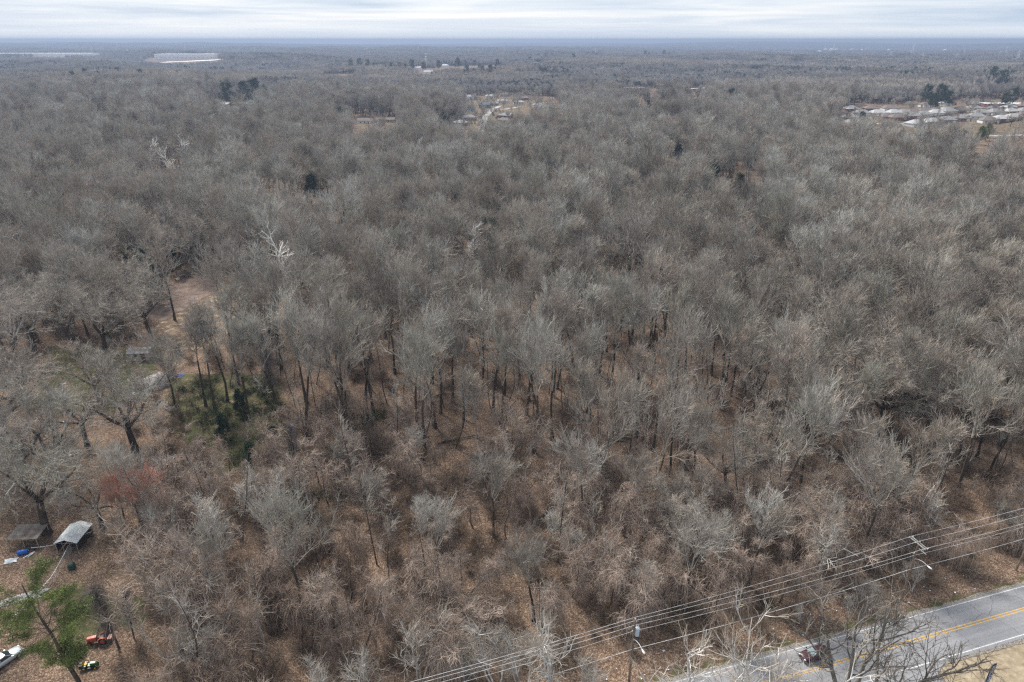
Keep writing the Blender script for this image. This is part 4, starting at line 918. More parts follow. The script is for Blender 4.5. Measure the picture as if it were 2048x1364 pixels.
# subdivision on the right
hr = []
rows = [ # (u0,v0,u1,v1,count, place phrase)
    (1700, 222, 1780, 221, 3, 'back left cluster'), (1698, 240, 1770, 238, 2, 'near left cluster'), (1795, 240, 1945, 221, 7, 'long middle row with the brown fence'),
    (1830, 252, 1950, 238, 5, 'front row behind the evergreens'), (1855, 214, 1890, 211, 2, 'back row by the dark pines'), (1975, 246, 2046, 236, 4, 'right hand row'), (1985, 222, 2046, 216, 3, 'far right row by the white wall'), (1722, 231, 1785, 230, 3, 'middle left cluster'), (1805, 230, 1890, 225, 5, 'row behind the long one'), (1960, 230, 2046, 226, 4, 'row before the far right one'), (1700, 251, 1730, 250, 2, 'front left pair'), (1950, 212, 1968, 211, 1, 'gap behind the long row')]
ordn = ['first', 'second', 'third', 'fourth', 'fifth', 'sixth', 'seventh']
hrnd = random.Random(3)
for (u0, v0, u1, v1, n, ph) in rows:
    for k in range(n):
        f = k / max(1, n - 1); u = u0 + (u1 - u0) * f; v = v0 + (v1 - v0) * f; x, y = at(u, v)
        rf = hrnd.choice(['roofgrey', 'roofpale', 'roofpale', 'roofgrey', 'roofbrown']); tone = {'roofgrey': 'grey', 'roofpale': 'pale grey', 'roofbrown': 'brown'}[rf]
        house((x, y, gz(x, y)), R_(hrnd.uniform(-8, 22)), hrnd.uniform(15, 19), hrnd.uniform(11, 13), 2.9, 3.4, hrnd.choice(['bricktan', 'brickred', 'siding']), rf,
              '%s roofed house, %s from left in the %s' % (tone, ordn[k], ph) if n > 1 else '%s roofed house standing alone in the %s' % (tone, ph), 'houses of the subdivision on the right', True, garage=True)
def board_fence(pts, label, h=1.9):
    W3 = [at(u, v) for u, v in pts]; e = empty('board_fence', (W3[0][0], W3[0][1], gz(*W3[0])), 0, label, 'fence')
    b = MB()
    for i in range(len(W3) - 1):
        a, b3 = W3[i], W3[i + 1]; L = math.hypot(b3[0] - a[0], b3[1] - a[1]); n = max(2, int(L / 3))
        for k in range(n):
            f0, f1 = k / n, (k + 1) / n; p = (a[0] + (b3[0] - a[0]) * (f0 + f1) / 2 - W3[0][0], a[1] + (b3[1] - a[1]) * (f0 + f1) / 2 - W3[0][1]); z = gz(p[0] + W3[0][0], p[1] + W3[0][1]) - gz(*W3[0])
            b.box((p[0], p[1], z + h / 2), (L / n + .02, .08, h + (.06 if k % 2 else 0)), rz=math.atan2(b3[1] - a[1], b3[0] - a[0]))
    b.build('boards', M['fencewood'], e); r = MB()
    for p in W3: r.box((p[0] - W3[0][0], p[1] - W3[0][1], gz(*p) - gz(*W3[0]) + h / 2), (.2, .2, h + .2))
    r2 = r.build('post', M['fencewood'], e); r2['kind'] = 'stuff'
board_fence([(1800, 243), (1830, 242), (1880, 234), (1945, 223)], 'long reddish brown board fence before the middle row of houses')
board_fence([(1975, 249), (2010, 246), (2046, 240)], 'shorter brown board fence at the right hand row of houses')
board_fence([(1684, 257), (1705, 257)], 'short reddish brown fence left of the subdivision')
ground_strip('estate_road', [(1700, 246), (1790, 249), (1880, 244), (1960, 230)], 10, M['concrete'])
ground_strip('estate_road', [(1950, 272), (2010, 272), (2060, 270)], 9, M['concrete'])
# farm buildings mid left
x, y = at(738, 247); house((x, y, gz(x, y)), R_(4), 22, 9, 3, 2.2, 'siding', 'roofbrown', 'long low building with a mauve brown roof in the clearing left of centre', name='building', hip=False, wins=5)
x, y = at(772, 244); house((x, y, gz(x, y)), R_(-3), 20, 8, 2.6, 2.0, 'bricktan', 'roofbrown', 'second low brown roofed building right of the first in the same clearing', name='building', hip=False, wins=5)
x, y = at(752, 250); car((x, y, gz(x, y)), R_(40), 'whitecar', 'white pickup-sized car parked in the clearing left of centre', simple=True, L=5.4)
x, y = at(748, 257); car((x, y, gz(x, y)), R_(10), 'whitecar', 'white car lowest of the pair in the pale clearing left of centre', simple=True, L=5.2)
x, y = at(475, 212); house((x, y, gz(x, y)), R_(3), 34, 9, 3, 1.2, 'brickred', 'roofgrey', 'long low grey roofed building below the dark evergreen group', name='building', hip=False, wins=6)
x, y = at(440, 213); house((x, y, gz(x, y)), R_(-6), 26, 10, 3, 1.6, 'bricktan', 'roofpale', 'pale roofed low building left of the dark evergreen group', name='building', hip=False, wins=4)
x, y = at(1996, 672); house((x, y, gz(x, y)), R_(-38), 6.0, 3.4, 2.3, 1.1, 'siding', 'roofgrey', 'small grey roofed cabin with a white end wall at the right edge of the wood', name='cabin', hip=False, wins=2)
x, y = at(285, 716); house((x, y, gz(x, y)), R_(5), 5, 3.5, 2.2, .9, 'greywood' if 'greywood' in M else 'siding', 'roofgrey', 'small grey shed behind the white tent', name='garden_shed', hip=False, wins=2)
# pale apartment rows behind the middle wood
for (u, v, w, lb) in ((1262, 181, 46, 'left long white roofed building beyond the middle wood'), (1395, 183, 52, 'middle long white roofed building beyond the wood'), (1420, 181, 30, 'short white roofed building right of the long ones'), (2010, 214, 60, 'long white flat roofed building behind the subdivision at the right edge'), (670, 146, 40, 'long white roofed building far off left of centre'), (398, 162, 26, 'small white building among distant evergreens on the left')):
    x, y = at(u, v); house((x, y, gz(x, y)), R_(-3), w, 12, 4.5, .8, 'brickred', 'roofpale' if u != 2010 else 'siding', lb, name='building', hip=False, wins=6)
# warehouses
def warehouse(u, v, w, d, h, label, bays=14):
    x, y = at(u, v); e = empty('warehouse', (x, y + d / 2, gz(x, y)), 0, label, 'warehouse')
    MB().box((0, 0, h / 2 - 2), (w, d, h + 4)).build('wall', M['sunlit_siding'], e)
    MB().box((0, 0, h + .35), (w + .6, d + .6, .7)).build('roof', M['siding'], e)
    for k in range(bays): MB().box(((-.5 + (k + .5) / bays) * w, -d / 2 - .15, 2.2), (w / bays * .35, .3, 3.8)).build('dock_door', M['roofpale'], e)
M['sunlit_siding'] = plain('sun_whitened_metal_wall', (.86, .86, .85), .6, scale=.05, var=.04)  # whitened copy of the siding: sunlight on the front put into its colour
warehouse(369, 118, 265, 90, 16, 'huge white flat roofed warehouse on the left below the horizon')
warehouse(40, 114, 620, 80, 16, 'long white and cream warehouse at the far left edge', 20)
x, y = at(380, 124); o = MB()
ground_strip('pale_yard', [(290, 120), (440, 120)], 60, M['siding'], .6)
# plant on the horizon at the right
def tank(u, v, r, h, label, mat='siding', name='storage_tank'):
    x, y = at(u, v); e = empty(name, (x, y, gz(x, y)), 0, label, 'tank'); MB().cyl((0, 0, -6), (0, 0, h), r, n=20).build('shell', M[mat], e); MB().cyl((0, 0, h), (0, 0, h + r * .3), r * 1.02, r * .1, 20).build('lid', M[mat], e)
def stack(u, v, h, r, label, name='chimney_stack'):
    x, y = at(u, v); e = empty(name, (x, y, gz(x, y)), 0, label, 'chimney'); MB().cyl((0, 0, -6), (0, 0, h), r, r * .6, n=14).build('shaft', M['siding'], e); MB().cyl((0, 0, h - 1.2), (0, 0, h + .3), r * .75, n=14).build('rim', M['roofpale'], e)
for (u, r, h, lb) in ((1638, 16, 18, 'broad white tank at the left end of the distant plant'), (1650, 13, 24, 'tall white tank second from the left in the distant plant'), (1661, 14, 26, 'white tank left of the twin chimney base of the plant'), (1671, 12, 28, 'white round-topped tank right of the plant chimney'), (1702, 9, 26, 'narrow white silo in the second cluster of the plant'), (1722, 10, 34, 'tall white silo in the second cluster of the plant'), (1776, 11, 26, 'white silo in the third cluster of the plant'), (1808, 14, 16, 'low white tank left of the tall slanting chimney'), (1840, 9, 14, 'small white tank right of the tall slanting chimney'), (1864, 8, 18, 'small white tank standing apart before the right edge'), (1888, 16, 24, 'cream tank at the far right of the distant plant')):
    tank(u, 107, r, h, lb)
stack(1666, 107, 62, 5, 'white chimney in the left cluster of the distant plant'); stack(1648, 107, 66, 2.4, 'thin white stack left of the plant chimney'); stack(1735, 107, 50, 2.4, 'thin white stack in the second plant cluster'); stack(1825, 106, 78, 6.5, 'tallest white chimney of the distant plant on the right')
# lattice towers and masts
def pylon(u, v, h, label, arms=True, w=None, grp='lattice power pylons on the plain'):
    x, y = at(u, v); e = empty('pylon', (x, y, gz(x, y)), R_(15), label, 'pylon', grp); w = w or h * .1; b = MB(); th = max(.3, math.hypot(x, y) * .00016)
    q = [(h * k / 6, w * (1 - .8 * k / 6)) for k in range(7)]
    for (z0, a), (z1, c) in zip(q[:-1], q[1:]):
        cs = [(-1, -1), (1, -1), (1, 1), (-1, 1)]
        for i in range(4):
            p, r = cs[i], cs[(i + 1) % 4]; b.cyl((p[0] * a, p[1] * a, z0), (p[0] * c, p[1] * c, z1), th, n=4, cap=False); b.cyl((p[0] * a, p[1] * a, z0), (r[0] * c, r[1] * c, z1), th * .7, n=4, cap=False)
    b.build('lattice', M['galv'], e)
    if arms:
        for z in (h * .72, h * .84, h * .96): MB().box((0, 0, z), (w * 2.6, th * 2, th * 2)).build('crossarm', M['galv'], e)
for i, (u, v, h) in enumerate(((258, 118, 45), (188, 118, 40), (373, 112, 38), (511, 110, 38), (735, 108, 42), (1046, 112, 44), (1191, 113, 42), (1582, 112, 34), (1780, 117, 36), (1820, 119, 34), (1845, 117, 40), (1912, 117, 36), (1926, 116, 36), (1998, 116, 34), (2010, 112, 50), (2034, 121, 48))):
    pylon(u, v, h, 'faint grey lattice pylon on the plain, %s from the left' % ['first', 'second', 'third', 'fourth', 'fifth', 'sixth', 'seventh', 'eighth', 'ninth', 'tenth', 'eleventh', 'twelfth', 'thirteenth', 'fourteenth', 'fifteenth', 'sixteenth'][i])
def mast(u, v, h, label, r=.5, antenna=False):
    x, y = at(u, v); e = empty('mast', (x, y, gz(x, y)), 0, label, 'mast'); r = max(r, math.hypot(x, y) * .00022)
    MB().cyl((0, 0, -2), (0, 0, h), r, r * .6, n=8).build('shaft', M['siding'], e)
    if antenna:
        for z in (h * .97, h * .82, h * .68):
            b = MB()
            for k in range(9): a = k * .698; b.box((2.1 * math.cos(a), 2.1 * math.sin(a), z), (.5, .7, 3.4), rz=a)
            b.cyl((0, 0, z - .3), (0, 0, z + .3), 2.1, n=12).build('antenna_array', M['siding'], e)
    else: MB().box((0, 0, h * .8), (r * 5, r * 3, r * 3)).build('antenna', M['galv'], e)
mast(853, 143, 40, 'white cell tower with stacked antenna arrays in the middle distance', .9, True)
mast(1009, 112, 64, 'tall thin white mast right of the cell tower'); mast(938, 114, 46, 'thin mast between the cell tower and the tall white mast'); mast(890, 92, 74, 'dark thin mast standing on the horizon left of centre'); mast(760, 92, 50, 'faint thin mast on the horizon above the left woods'); mast(122, 92, 60, 'small dark tower on the far left horizon'); mast(1066, 137, 40, 'pale short mast beside the white tank right of centre')
tank(1072, 137, 7, 16, 'pale round tank right of centre in the middle distance')
# extra pale far roofs
frnd = random.Random(8)
far_pts = sorted([(905, 128), (922, 122), (950, 122), (975, 120), (985, 126), (895, 122), (860, 152), (800, 118), (762, 110), (836, 125), (930, 130), (890, 134), (1000, 116), (830, 140)])
for i, (u, v) in enumerate(far_pts):
    x, y = at(u, v); house((x, y, gz(x, y)), R_(frnd.uniform(-30, 30)), frnd.uniform(18, 34), 14, 5, 4, 'siding', frnd.choice(['roofpale', 'siding', 'bricktan']), 'distant pale house near the cell tower, %s from the left' % ['first', 'second', 'third', 'fourth', 'fifth', 'sixth', 'seventh', 'eighth', 'ninth', 'tenth', 'eleventh', 'twelfth', 'thirteenth', 'fourteenth'][i], 'distant pale houses by the cell tower', wins=0, hip=bool(i % 2))
# ------------------------------------------------------------------ where trees stand
# clearings: (picture outline of the open ground or roofs, ground distance of its far side). Nothing tall stands in front of them.
SIGHT = [([(285, 600), (395, 548), (440, 552), (380, 590), (320, 620)], 205), ([(430, 790), (560, 790), (570, 920), (430, 930)], 117), ([(1540, 640), (1850, 640), (1860, 740), (1530, 740)], 138), ([(830, 640), (1020, 660), (1200, 640), (1230, 740), (1060, 820), (820, 840)], 118), (TOWN_C, 1150), ([(1690, 262), (1690, 214), (1800, 206), (2060, 200), (2060, 258), (1960, 264), (1800, 262)], 1150), ([(1950, 300), (1950, 268), (2060, 264), (2060, 300)], 700),
         ([(705, 262), (705, 240), (790, 240), (792, 262)], 900), ([(410, 218), (410, 206), (500, 205), (505, 218)], 1150), ([(300, 111), (440, 111), (440, 120), (340, 124), (285, 119)], 3800), ([(-5, 106), (136, 107), (136, 115), (-5, 115)], 3900),
         ([(1625, 99), (1905, 99), (1905, 107), (1625, 109)], 5200), ([(1240, 177), (1430, 179), (1430, 185), (1240, 183)], 1500), ([(1940, 205), (2060, 207), (2060, 214), (1940, 212)], 1200), ([(648, 143), (700, 143), (700, 149), (648, 148)], 1900),
         ([(880, 118), (1005, 116), (1005, 130), (880, 132)], 2600), ([(843, 108), (862, 108), (862, 143), (843, 143)], 2400), ([(1064, 118), (1080, 118), (1080, 138), (1064, 138)], 2200),
         ([(1975, 652), (2025, 652), (2025, 684), (1975, 684)], 186), ([(250, 735), (375, 725), (375, 795), (250, 800)], 149), ([(15, 1035), (190, 1035), (190, 1110), (15, 1130)], 93), ([(110, 1090), (165, 1090), (165, 1165), (110, 1165)], 85),
         ([(168, 1255), (240, 1255), (240, 1300), (168, 1300)], 72), ([(150, 1310), (210, 1310), (210, 1350), (150, 1350)], 68), ([(1555, 172), (1570, 172), (1570, 176), (1555, 176)], 1)]
def blocked(x, y, h, crown=3.0):
    bad = np.zeros(len(x), bool); z0 = relief(x, y); d = np.hypot(x, y)
    for poly, far in SIGHT:
        us = [p[0] for p in poly]
        for f in (.0, .3, .55, .8, 1.0):
            for dx in ((0,) if f < .3 else (-crown, 0, crown)):
                u, v, _ = I(x + dx, y, z0 + h * f); bad |= inpoly(u, v, poly) & (d < far)
    return bad
prg = np.random.default_rng(77)
def scatter_pts(sp, r0, r1, jitter=.38, margin=1.04):
    """jittered grid of points inside the wedge of ground in front of the camera"""
    pts = []
    half = .75 * margin
    ys = np.arange(20, r1, sp)
    for j, y in enumerate(ys):
        w = half * (y * c_ + CAM_H * s_) + 12
        x = np.arange(-w, w, sp) + (j % 2) * sp / 2
        pts.append(np.stack([x, np.full(len(x), y)], 1))
    p = np.concatenate(pts); p += prg.uniform(-jitter, jitter, p.shape) * sp
    d = np.hypot(p[:, 0], p[:, 1]); p = p[(d >= r0) & (d < r1)]
    return p
def foot(p):
    u, v, dep = I(p[:, 0], p[:, 1], relief(p[:, 0], p[:, 1])); n = p @ RN; return u, v, n
THICKET = [(255, 960), (560, 900), (1000, 925), (1250, 985), (1600, 1040), (2200, 1000), (2200, 1700), (320, 1700), (330, 1290)]
OPENRIGHT = [(1500, 640), (2000, 660), (2050, 1000), (1600, 1040), (1250, 985), (1000, 925), (1500, 880)]
OPENWOOD = [(560, 600), (1500, 600), (1560, 900), (1000, 930), (560, 900)]
GREENS = [(340, 770), (560, 760), (600, 930), (420, 945)]
COP = [(395, 740), (480, 740), (500, 830), (400, 830)]
def clearfilter(p, h, crown=3.0, road=60.5):
    u, v, n = foot(p)
    bad = inpoly(u, v, YARD) | inpoly(u, v, FIELD) | (n < road) | inpoly(u, v, TOWN_C) | inpoly(u, v, TOWN_R) | inpoly(u, v, FARM_L) | blocked(p[:, 0], p[:, 1], h, crown)
    return p[~bad]

# --- hero trees read off the photograph: kind, foot u, v, scale, label
heroes = [
 ('tall', 832, 868, 1.08, 'thick forked forest tree standing left of centre in the open leaf-floored wood'),
 ('tall', 852, 912, 1.0, 'crooked tree just in front of the thick forked one left of centre'),
 ('tall', 905, 806, 1.0, 'straight dark-trunked tree with a bare lower stem on open leaf litter'),
 ('tall', 986, 826, 1.05, 'tall straight tree in the middle of the open wood, its long bare trunk in view'),
 ('tall', 1068, 905, 1.1, 'tall tree with a long dark trunk in the middle, in front of the vine thicket'),
 ('tall', 1105, 880, .95, 'tree standing close to the right of the long dark-trunked middle tree'),
 ('tall', 1160, 768, 1.0, 'dark-trunked tree leaning slightly at the back right of the open wood'),
 ('tall', 1188, 765, .9, 'thin tree right beside the leaning dark-trunked one'),
 ('tall', 1305, 902, 1.05, 'tall tree with a dark mossy stem right of centre'),
 ('tall', 790, 748, .95, 'tree at the back of the open wood left of centre'),
 ('tall', 700, 885, 1.0, 'tree behind the vine mounds at the left of the wood'),
 ('tall', 430, 818, .92, 'first dark slanting trunk of the group beside the tent'),
 ('tall', 455, 802, .92, 'second dark slanting trunk of the group beside the tent'),
 ('tall', 412, 812, .9, 'leftmost dark slanting trunk of the group beside the tent'),
 ('tall', 478, 768, .95, 'dark trunk at the back of the slanting group near the field'),
 ('tall', 560, 842, 1.0, 'tree behind the vine-wrapped column left of centre'),
 ('tall', 610, 700, 1.05, 'tall tree at the right corner of the pale field clearing'),
 ('tall', 655, 735, 1.0, 'tall tree right of the field corner, behind the left thicket'),
 ('tall', 350, 640, 1.0, 'tree at the near edge of the reddish field path'),
 ('oak', 385, 530, 1.0, 'broad dark tree at the far end of the reddish field path'),
 ('oak', 428, 525, .9, 'broad tree beside the far end of the field path, nearer the middle'),
 ('oak', 1688, 822, 1.3, 'huge spreading tree with pale branch tips on the right of the wood'),
 ('oak', 1745, 775, 1.15, 'spreading tree just behind the huge pale tipped one'),
 ('oak', 1600, 790, 1.0, 'spreading tree left of the huge pale tipped one'),
 ('oak', 1830, 800, 1.0, 'spreading tree right of the huge pale tipped one'),
 ('oak', 1450, 985, .72, 'rounded pale crowned tree right of centre above the brush'),
 ('oak', 1350, 1092, .62, 'tree with a straight dark stem and rounded pale crown above the crossarm wires'),
 ('pale', 1620, 935, .85, 'leaning grey trunked tree right of centre below the huge spreading tree'),
 ('pale', 1740, 1030, .8, 'pale slanting tree left of the bright fallen limbs on the right'),
 ('pale', 1800, 1000, .85, 'pale leaning tree at the right with fanned whitish branches'),
 ('forest', 1495, 1172, .78, 'twisted dark tree hung with vines above the middle of the road'),
 ('forest', 1160, 1050, .75, 'pale thin forked tree in the middle of the thicket'),
 ('yard', 95, 1066, 1.08, 'big yard tree with a thick mossy trunk beside the sagging shelter'),
 ('yard', 205, 1052, .62, 'smaller forked yard tree right of the tin-roofed shed'),
 ('yard', 130, 985, 1.05, 'large many-limbed tree behind the big yard tree'),
 ('yard', 272, 902, 1.15, 'wide spreading tree leaning over the white tent'),
 ('yard', 20, 900, 1.15, 'yard tree at the left edge above the lawn'),
 ('yard', 55, 965, 1.0, 'grey yard tree between the left edge and the big many-limbed tree'),
 ('yard', -40, 870, 1.2, 'broad yard tree whose crown enters from the left edge'),
 ('yard', 175, 890, .8, 'yard tree right of the many-limbed one on the leaf-strewn lawn'),
 ('yard', -30, 1010, .9, 'yard tree half cut by the left edge of the frame'),
 ('yard', 40, 775, 1.15, 'yard tree behind the left lawn'),
 ('oak', 70, 700, 1.1, 'broad tree at the back left of the lawn'),
 ('yard', 200, 800, .8, 'slim-limbed yard tree standing left of the white tent'),
 ('oak', 300, 670, 1.0, 'broad grey tree between the tent and the field path'),
 ('oak', 230, 655, 1.1, 'broad grey tree at the left foot of the field path'),
 ('oak', 150, 690, 1.1, 'broad dark tree on the far side of the left lawn'),
 ('yard', 215, 720, 1.1, 'tree on the far side of the lawn left of the grey shed'),
 ('forest', 440, 1248, .72, 'dark trunk leaning left in the vine tangle near the yard'),
 ('bramble', 348, 1330, 1.05, 'pale branching tree in front of the yard thicket at the lower left'),
 ('bramble', 400, 1215, 1.1, 'pale twiggy tree right of the dark vine-wrapped trunk'),
 ('bramble', 300, 1180, .95, 'pale twiggy tree left of the leaning dark trunk near the yard'),
]
used = []
generic = []
def plant_generic(kind, x, y, scl, what, where, **kw):
    e = plant(kind, x, y, scl, label='x', **kw); z = float(relief(x, y)); u_, v_, _ = I(x, y, z); generic.append((e, what, where, u_, v_)); return e
for kd, u, v, scl, lb in heroes:
    x, y, _ = P(u, v); used.append((x, y)); cm = None
    plant(kd, x, y, scl, label=lb, cat='tree', group='trees of the winter wood' if kd in ('forest', 'pale', 'oak') and u > 330 else 'bare trees around the yard')
# white-barked trees (foot u, v), placed by the ground under them
for kd, u, v, z, scl, lb in (('sycamore', 306, 345, 4, 1.0, 'white-barked tree standing out left of the white pair in the far left wood'), ('sycamore', 350, 352, 4, .95, 'left one of the pair of white-barked trees in the far left wood'), ('sycamore', 378, 330, 6, 1.0, 'right one of the pair of white-barked trees in the far left wood'),
        ('sycamore', 665, 432, 4, .82, 'single white-barked tree left of the middle of the far wood'), ('sycamore', 135, 398, 6, .85, 'white-barked tree near the left edge of the far wood'), ('sycamore', 536, 412, 4, .8, 'faint white-barked tree between the left pair and the single one'),
        ('sycamore', 933, 540, 5, .95, 'white-barked tree with long bare fanned limbs in the middle of the wood'), ('sycamore', 590, 600, 6, 1.12, 'tall white-limbed tree rising behind the field clearing'), ('sycamore', 188, 224, 6, 1.0, 'white-barked tree far off by the dark green bush at the upper left'), ('sycamore', 830, 330, 3, .85, 'white-barked tree among pale trees below the far town'), ('sycamore', 520, 320, 3, .8, 'white-barked tree behind the single left one'), ('sycamore', 1548, 240, 3, .9, 'white-barked tree among the far pale trees at the upper right')):
    x, y = at(u, v, z); plant(kd, x, y, scl * 1.12, label=lb, cat='tree', group='white-barked trees'); used.append((x, y)); w_ = 9500 / math.hypot(x, y); SIGHT.append(([(u - w_ * .75, v - w_ * 2.6), (u + w_ * .75, v - w_ * 2.6), (u + w_ * .45, v - w_ * .4), (u - w_ * .45, v - w_ * .4)], math.hypot(x, y) - 6))
# pale roadside trees at the bottom edge: along the verge under the wires (top seen at u, v; height)
for kd, u, v, hh, lb, tl in (('roadside', 722, 1290, 10, 'leftmost pale roadside tree at the bottom edge', (0, -.05)), ('roadside', 832, 1240, 12.5, 'pale spreading roadside tree second from the left at the bottom edge', (0, 0)), ('roadside', 925, 1290, 8.5, 'small pale roadside tree between the two pairs at the bottom edge', (0, 0)),
        ('roadside', 990, 1245, 12, 'pale grey roadside tree left of the tallest one at the bottom edge', (0, -.05)), ('roadside', 1100, 1228, 13.5, 'tallest pale roadside tree at the bottom edge, its top among the wires', (0, 0)), ('roadside', 1190, 1320, 7.5, 'short pale roadside tree left of the transformer pole', (0, 0)),
        ('roadside', 1045, 1262, 11, 'pale roadside tree crowded between the two tallest ones', (0, .06)), ('roadside', 640, 1330, 8, 'low pale tree at the bottom edge left of the leftmost wires', (0, 0)),
        ('wispy', 1425, 1272, 19, 'pale twiggy tree in front of the road at the left of the maroon car', (0, 0)), ('wispy', 1500, 1258, 19, 'pale many-stemmed tree in front of the road, its twigs crossing the maroon car', (0, -.05)), ('wispy', 1585, 1232, 19, 'pale tree whose branches reach in front of the maroon car', (0, 0)),
        ('overhang', 1752, 1200, 18.5, 'dark bare tree reaching over the road at the bottom right', (0, 0)), ('overhang', 1812, 1225, 17, 'dark bare tree with long limbs sweeping right over the yellow line', (0, .02))):
    x, y, _ = P(u, v, hh); plant(kd, x, y, hh / (12.0 if kd == 'overhang' else 13.0), label=lb, cat='tree', group='pale trees along the far verge' if hh < 15 else 'tall bare trees on the near side of the road', tilt=tl); used.append((x, y))
for u, n, scl, lb in ((1700, 61.0, .42, 'small pale thorny tree at the far verge below the crossarm pole'), (1790, 61.5, .46, 'pale bushy small tree directly below the crossarm pole'), (1660, 60.6, .3, 'thin pale sapling at the far verge beside the road'), (1560, 61, .34, 'pale sapling on the far verge above the maroon car')):
    dep = n * .915 * 1.06 + 32 + (u - 1024) * .012; x = (u - 1024) / FP * dep * 1.12; a2 = (x + .2859 * n) / .9583; x, y = road_xy(a2, n)
    plant('roadside', x, y, scl, label=lb, cat='tree', group='small trees on the far verge')
# vine-wrapped pillars and hung trees
for u, v, scl, lb in ((238, 1296, .82, 'dark mass of vines wrapped round a tall stump above the orange tractor'), (590, 925, .62, 'bulging grey vine column left of centre'), (548, 800, .95, 'purple-brown vine-wrapped tall trunk beside the slanting group'), (268, 1275, .6, 'second vine-wrapped stump close behind the tractor one'), (1400, 1110, .5, 'vine-wrapped stump by the green bush above the road')):
    x, y, _ = P(u, v); plant('pillar', x, y, scl, label=lb, cat='tree', group='vine-wrapped trunks'); used.append((x, y))
x, y, _ = P(300, 1075); plant('slim', x, y, 1.15, label='small tree with rust-red twigs above the tin-roofed shed', cat='tree', name='red_twigged_tree', crown_mat=M['red'])
x, y, _ = P(250, 1060); plant('slim', x, y, .95, label='lower rust-red twigged shrub left of the small red tree', cat='tree', name='red_twigged_tree', crown_mat=M['red'])
# pine at the bottom left
x, y, _ = P(168, 1385); plant('pine', x, y, .95, var=0, label='tall pine with open green needle sprays at the lower left corner', cat='tree')
x, y, _ = P(-40, 1300); plant('pine', x, y, .8, var=1, label='second pine mostly cut off by the left edge above the silver car', cat='tree')
# evergreens: crown centre u, v, height of crown centre, kind, scale
ev = [(458, 186, 'broad', 1.25, 'leftmost of the dark evergreen group in the upper left'), (487, 182, 'broad', 1.15, 'second dark evergreen of the upper left group'), (510, 180, 'broad', 1.35, 'tallest dark evergreen of the upper left group'), (532, 187, 'cedar', 1.1, 'narrow dark evergreen at the right of the upper left group'), (546, 190, 'cedar', .7, 'small dark evergreen at the right end of the upper left group'),
      (1462, 194, 'broad', 1.5, 'round dark evergreen alone above the middle right wood'), (1656, 240, 'cedar', 1.2, 'bright green evergreen left of the subdivision'), (1722, 238, 'cedar', 1.1, 'leaning green evergreen in front of the subdivision'), (1270, 207, 'broad', .9, 'dark evergreen right of the far town'), (1297, 210, 'cedar', .9, 'pointed evergreen right of the rounded one beyond the town'), (1330, 215, 'broad', .7, 'small dark evergreen before the middle right wood'), (1392, 206, 'cedar', .8, 'small dark evergreen left of the round lone one'),
      (884, 236, 'cedar', 1.25, 'dark evergreen column left of the town street'), (893, 246, 'cedar', 1.0, 'lower dark evergreen beside the column left of the town street'), (212, 222, 'broad', .9, 'dark green bushy tree right of the far white-barked tree'), (42, 240, 'broad', .8, 'dull green tree near the left edge of the upper wood'), (60, 248, 'broad', .8, 'olive green tree at the upper left beside the dull one'), (316, 248, 'cedar', .7, 'small bright evergreen in the upper left wood'), (677, 230, 'cedar', .7, 'small green conifer above the farm clearing'),
      (1112, 212, 'broad', .6, 'bright green bushy tree at the right end of the town'), (1138, 176, 'cedar', 1.1, 'dull green conifer behind the town'), (1855, 185, 'broad', 1.5, 'left tree of the dark evergreens behind the subdivision'), (1880, 188, 'broad', 1.7, 'largest tree of the dark evergreens behind the subdivision'), (1900, 196, 'broad', 1.3, 'right tree of the dark evergreens behind the subdivision'), (1868, 200, 'broad', 1.2, 'front tree of the dark evergreens behind the subdivision'), (2030, 190, 'broad', 1.4, 'evergreen at the right edge behind the white wall'), (2012, 197, 'broad', 1.1, 'second evergreen near the right edge behind the white wall'),
      (2005, 158, 'broad', 1.9, 'far evergreen clump tree in the upper right'), (1985, 155, 'broad', 1.9, 'left far evergreen tree in the upper right'), (1975, 262, 'cedar', .95, 'bright yellowish evergreen before the right hand row of houses'), (1960, 268, 'cedar', 1.0, 'dark green tree left of the yellowish evergreen at the right'), (1925, 276, 'broad', .9, 'grey-green evergreen in front of the subdivision'), (1850, 262, 'broad', .8, 'dull evergreen below the middle row of houses'),
      (1423, 356, 'cedar', .75, 'small dark conifer poking up in the right middle of the wood'), (1358, 298, 'cedar', .55, 'tiny dark conifer in the right middle of the wood'), (1505, 310, 'slimgreen', .55, 'tiny green-topped tree in the right part of the wood'), (1948, 330, 'cedar', .5, 'small conifer near the right edge of the wood'), (1480, 375, 'cedar', .35, 'little green conifer right of the small dark one'), (620, 376, 'cedar', .55, 'small green conifer by the single white-barked tree'), (1420, 352, 'cedar', .6, 'larger dark conifer of the close pair in the right middle wood'), (1120, 300, 'cedar', .6, 'small green conifer above the centre of the wood'),
      (445, 850, 'cedar', .42, 'low dark evergreen in the green undergrowth nearest the tent'), (505, 905, 'cedar', .45, 'low dark evergreen at the front of the green undergrowth'), (478, 800, 'cedar', .4, 'low dark evergreen behind the slanting trunks'), (548, 870, 'cedar', .4, 'low dark evergreen at the right end of the green undergrowth'), (735, 842, 'cedar', .4, 'low dark evergreen at the left of the open wood'),
      (287, 545, 'cedar', 1.25, 'dark evergreen mass at the left end of the field path'), (305, 565, 'cedar', .9, 'lower dark evergreen at the left end of the field path'), (268, 530, 'cedar', 1.0, 'dark evergreen behind the one by the field path'), (348, 520, 'cedar', .7, 'small dark evergreen at the back of the field path')]
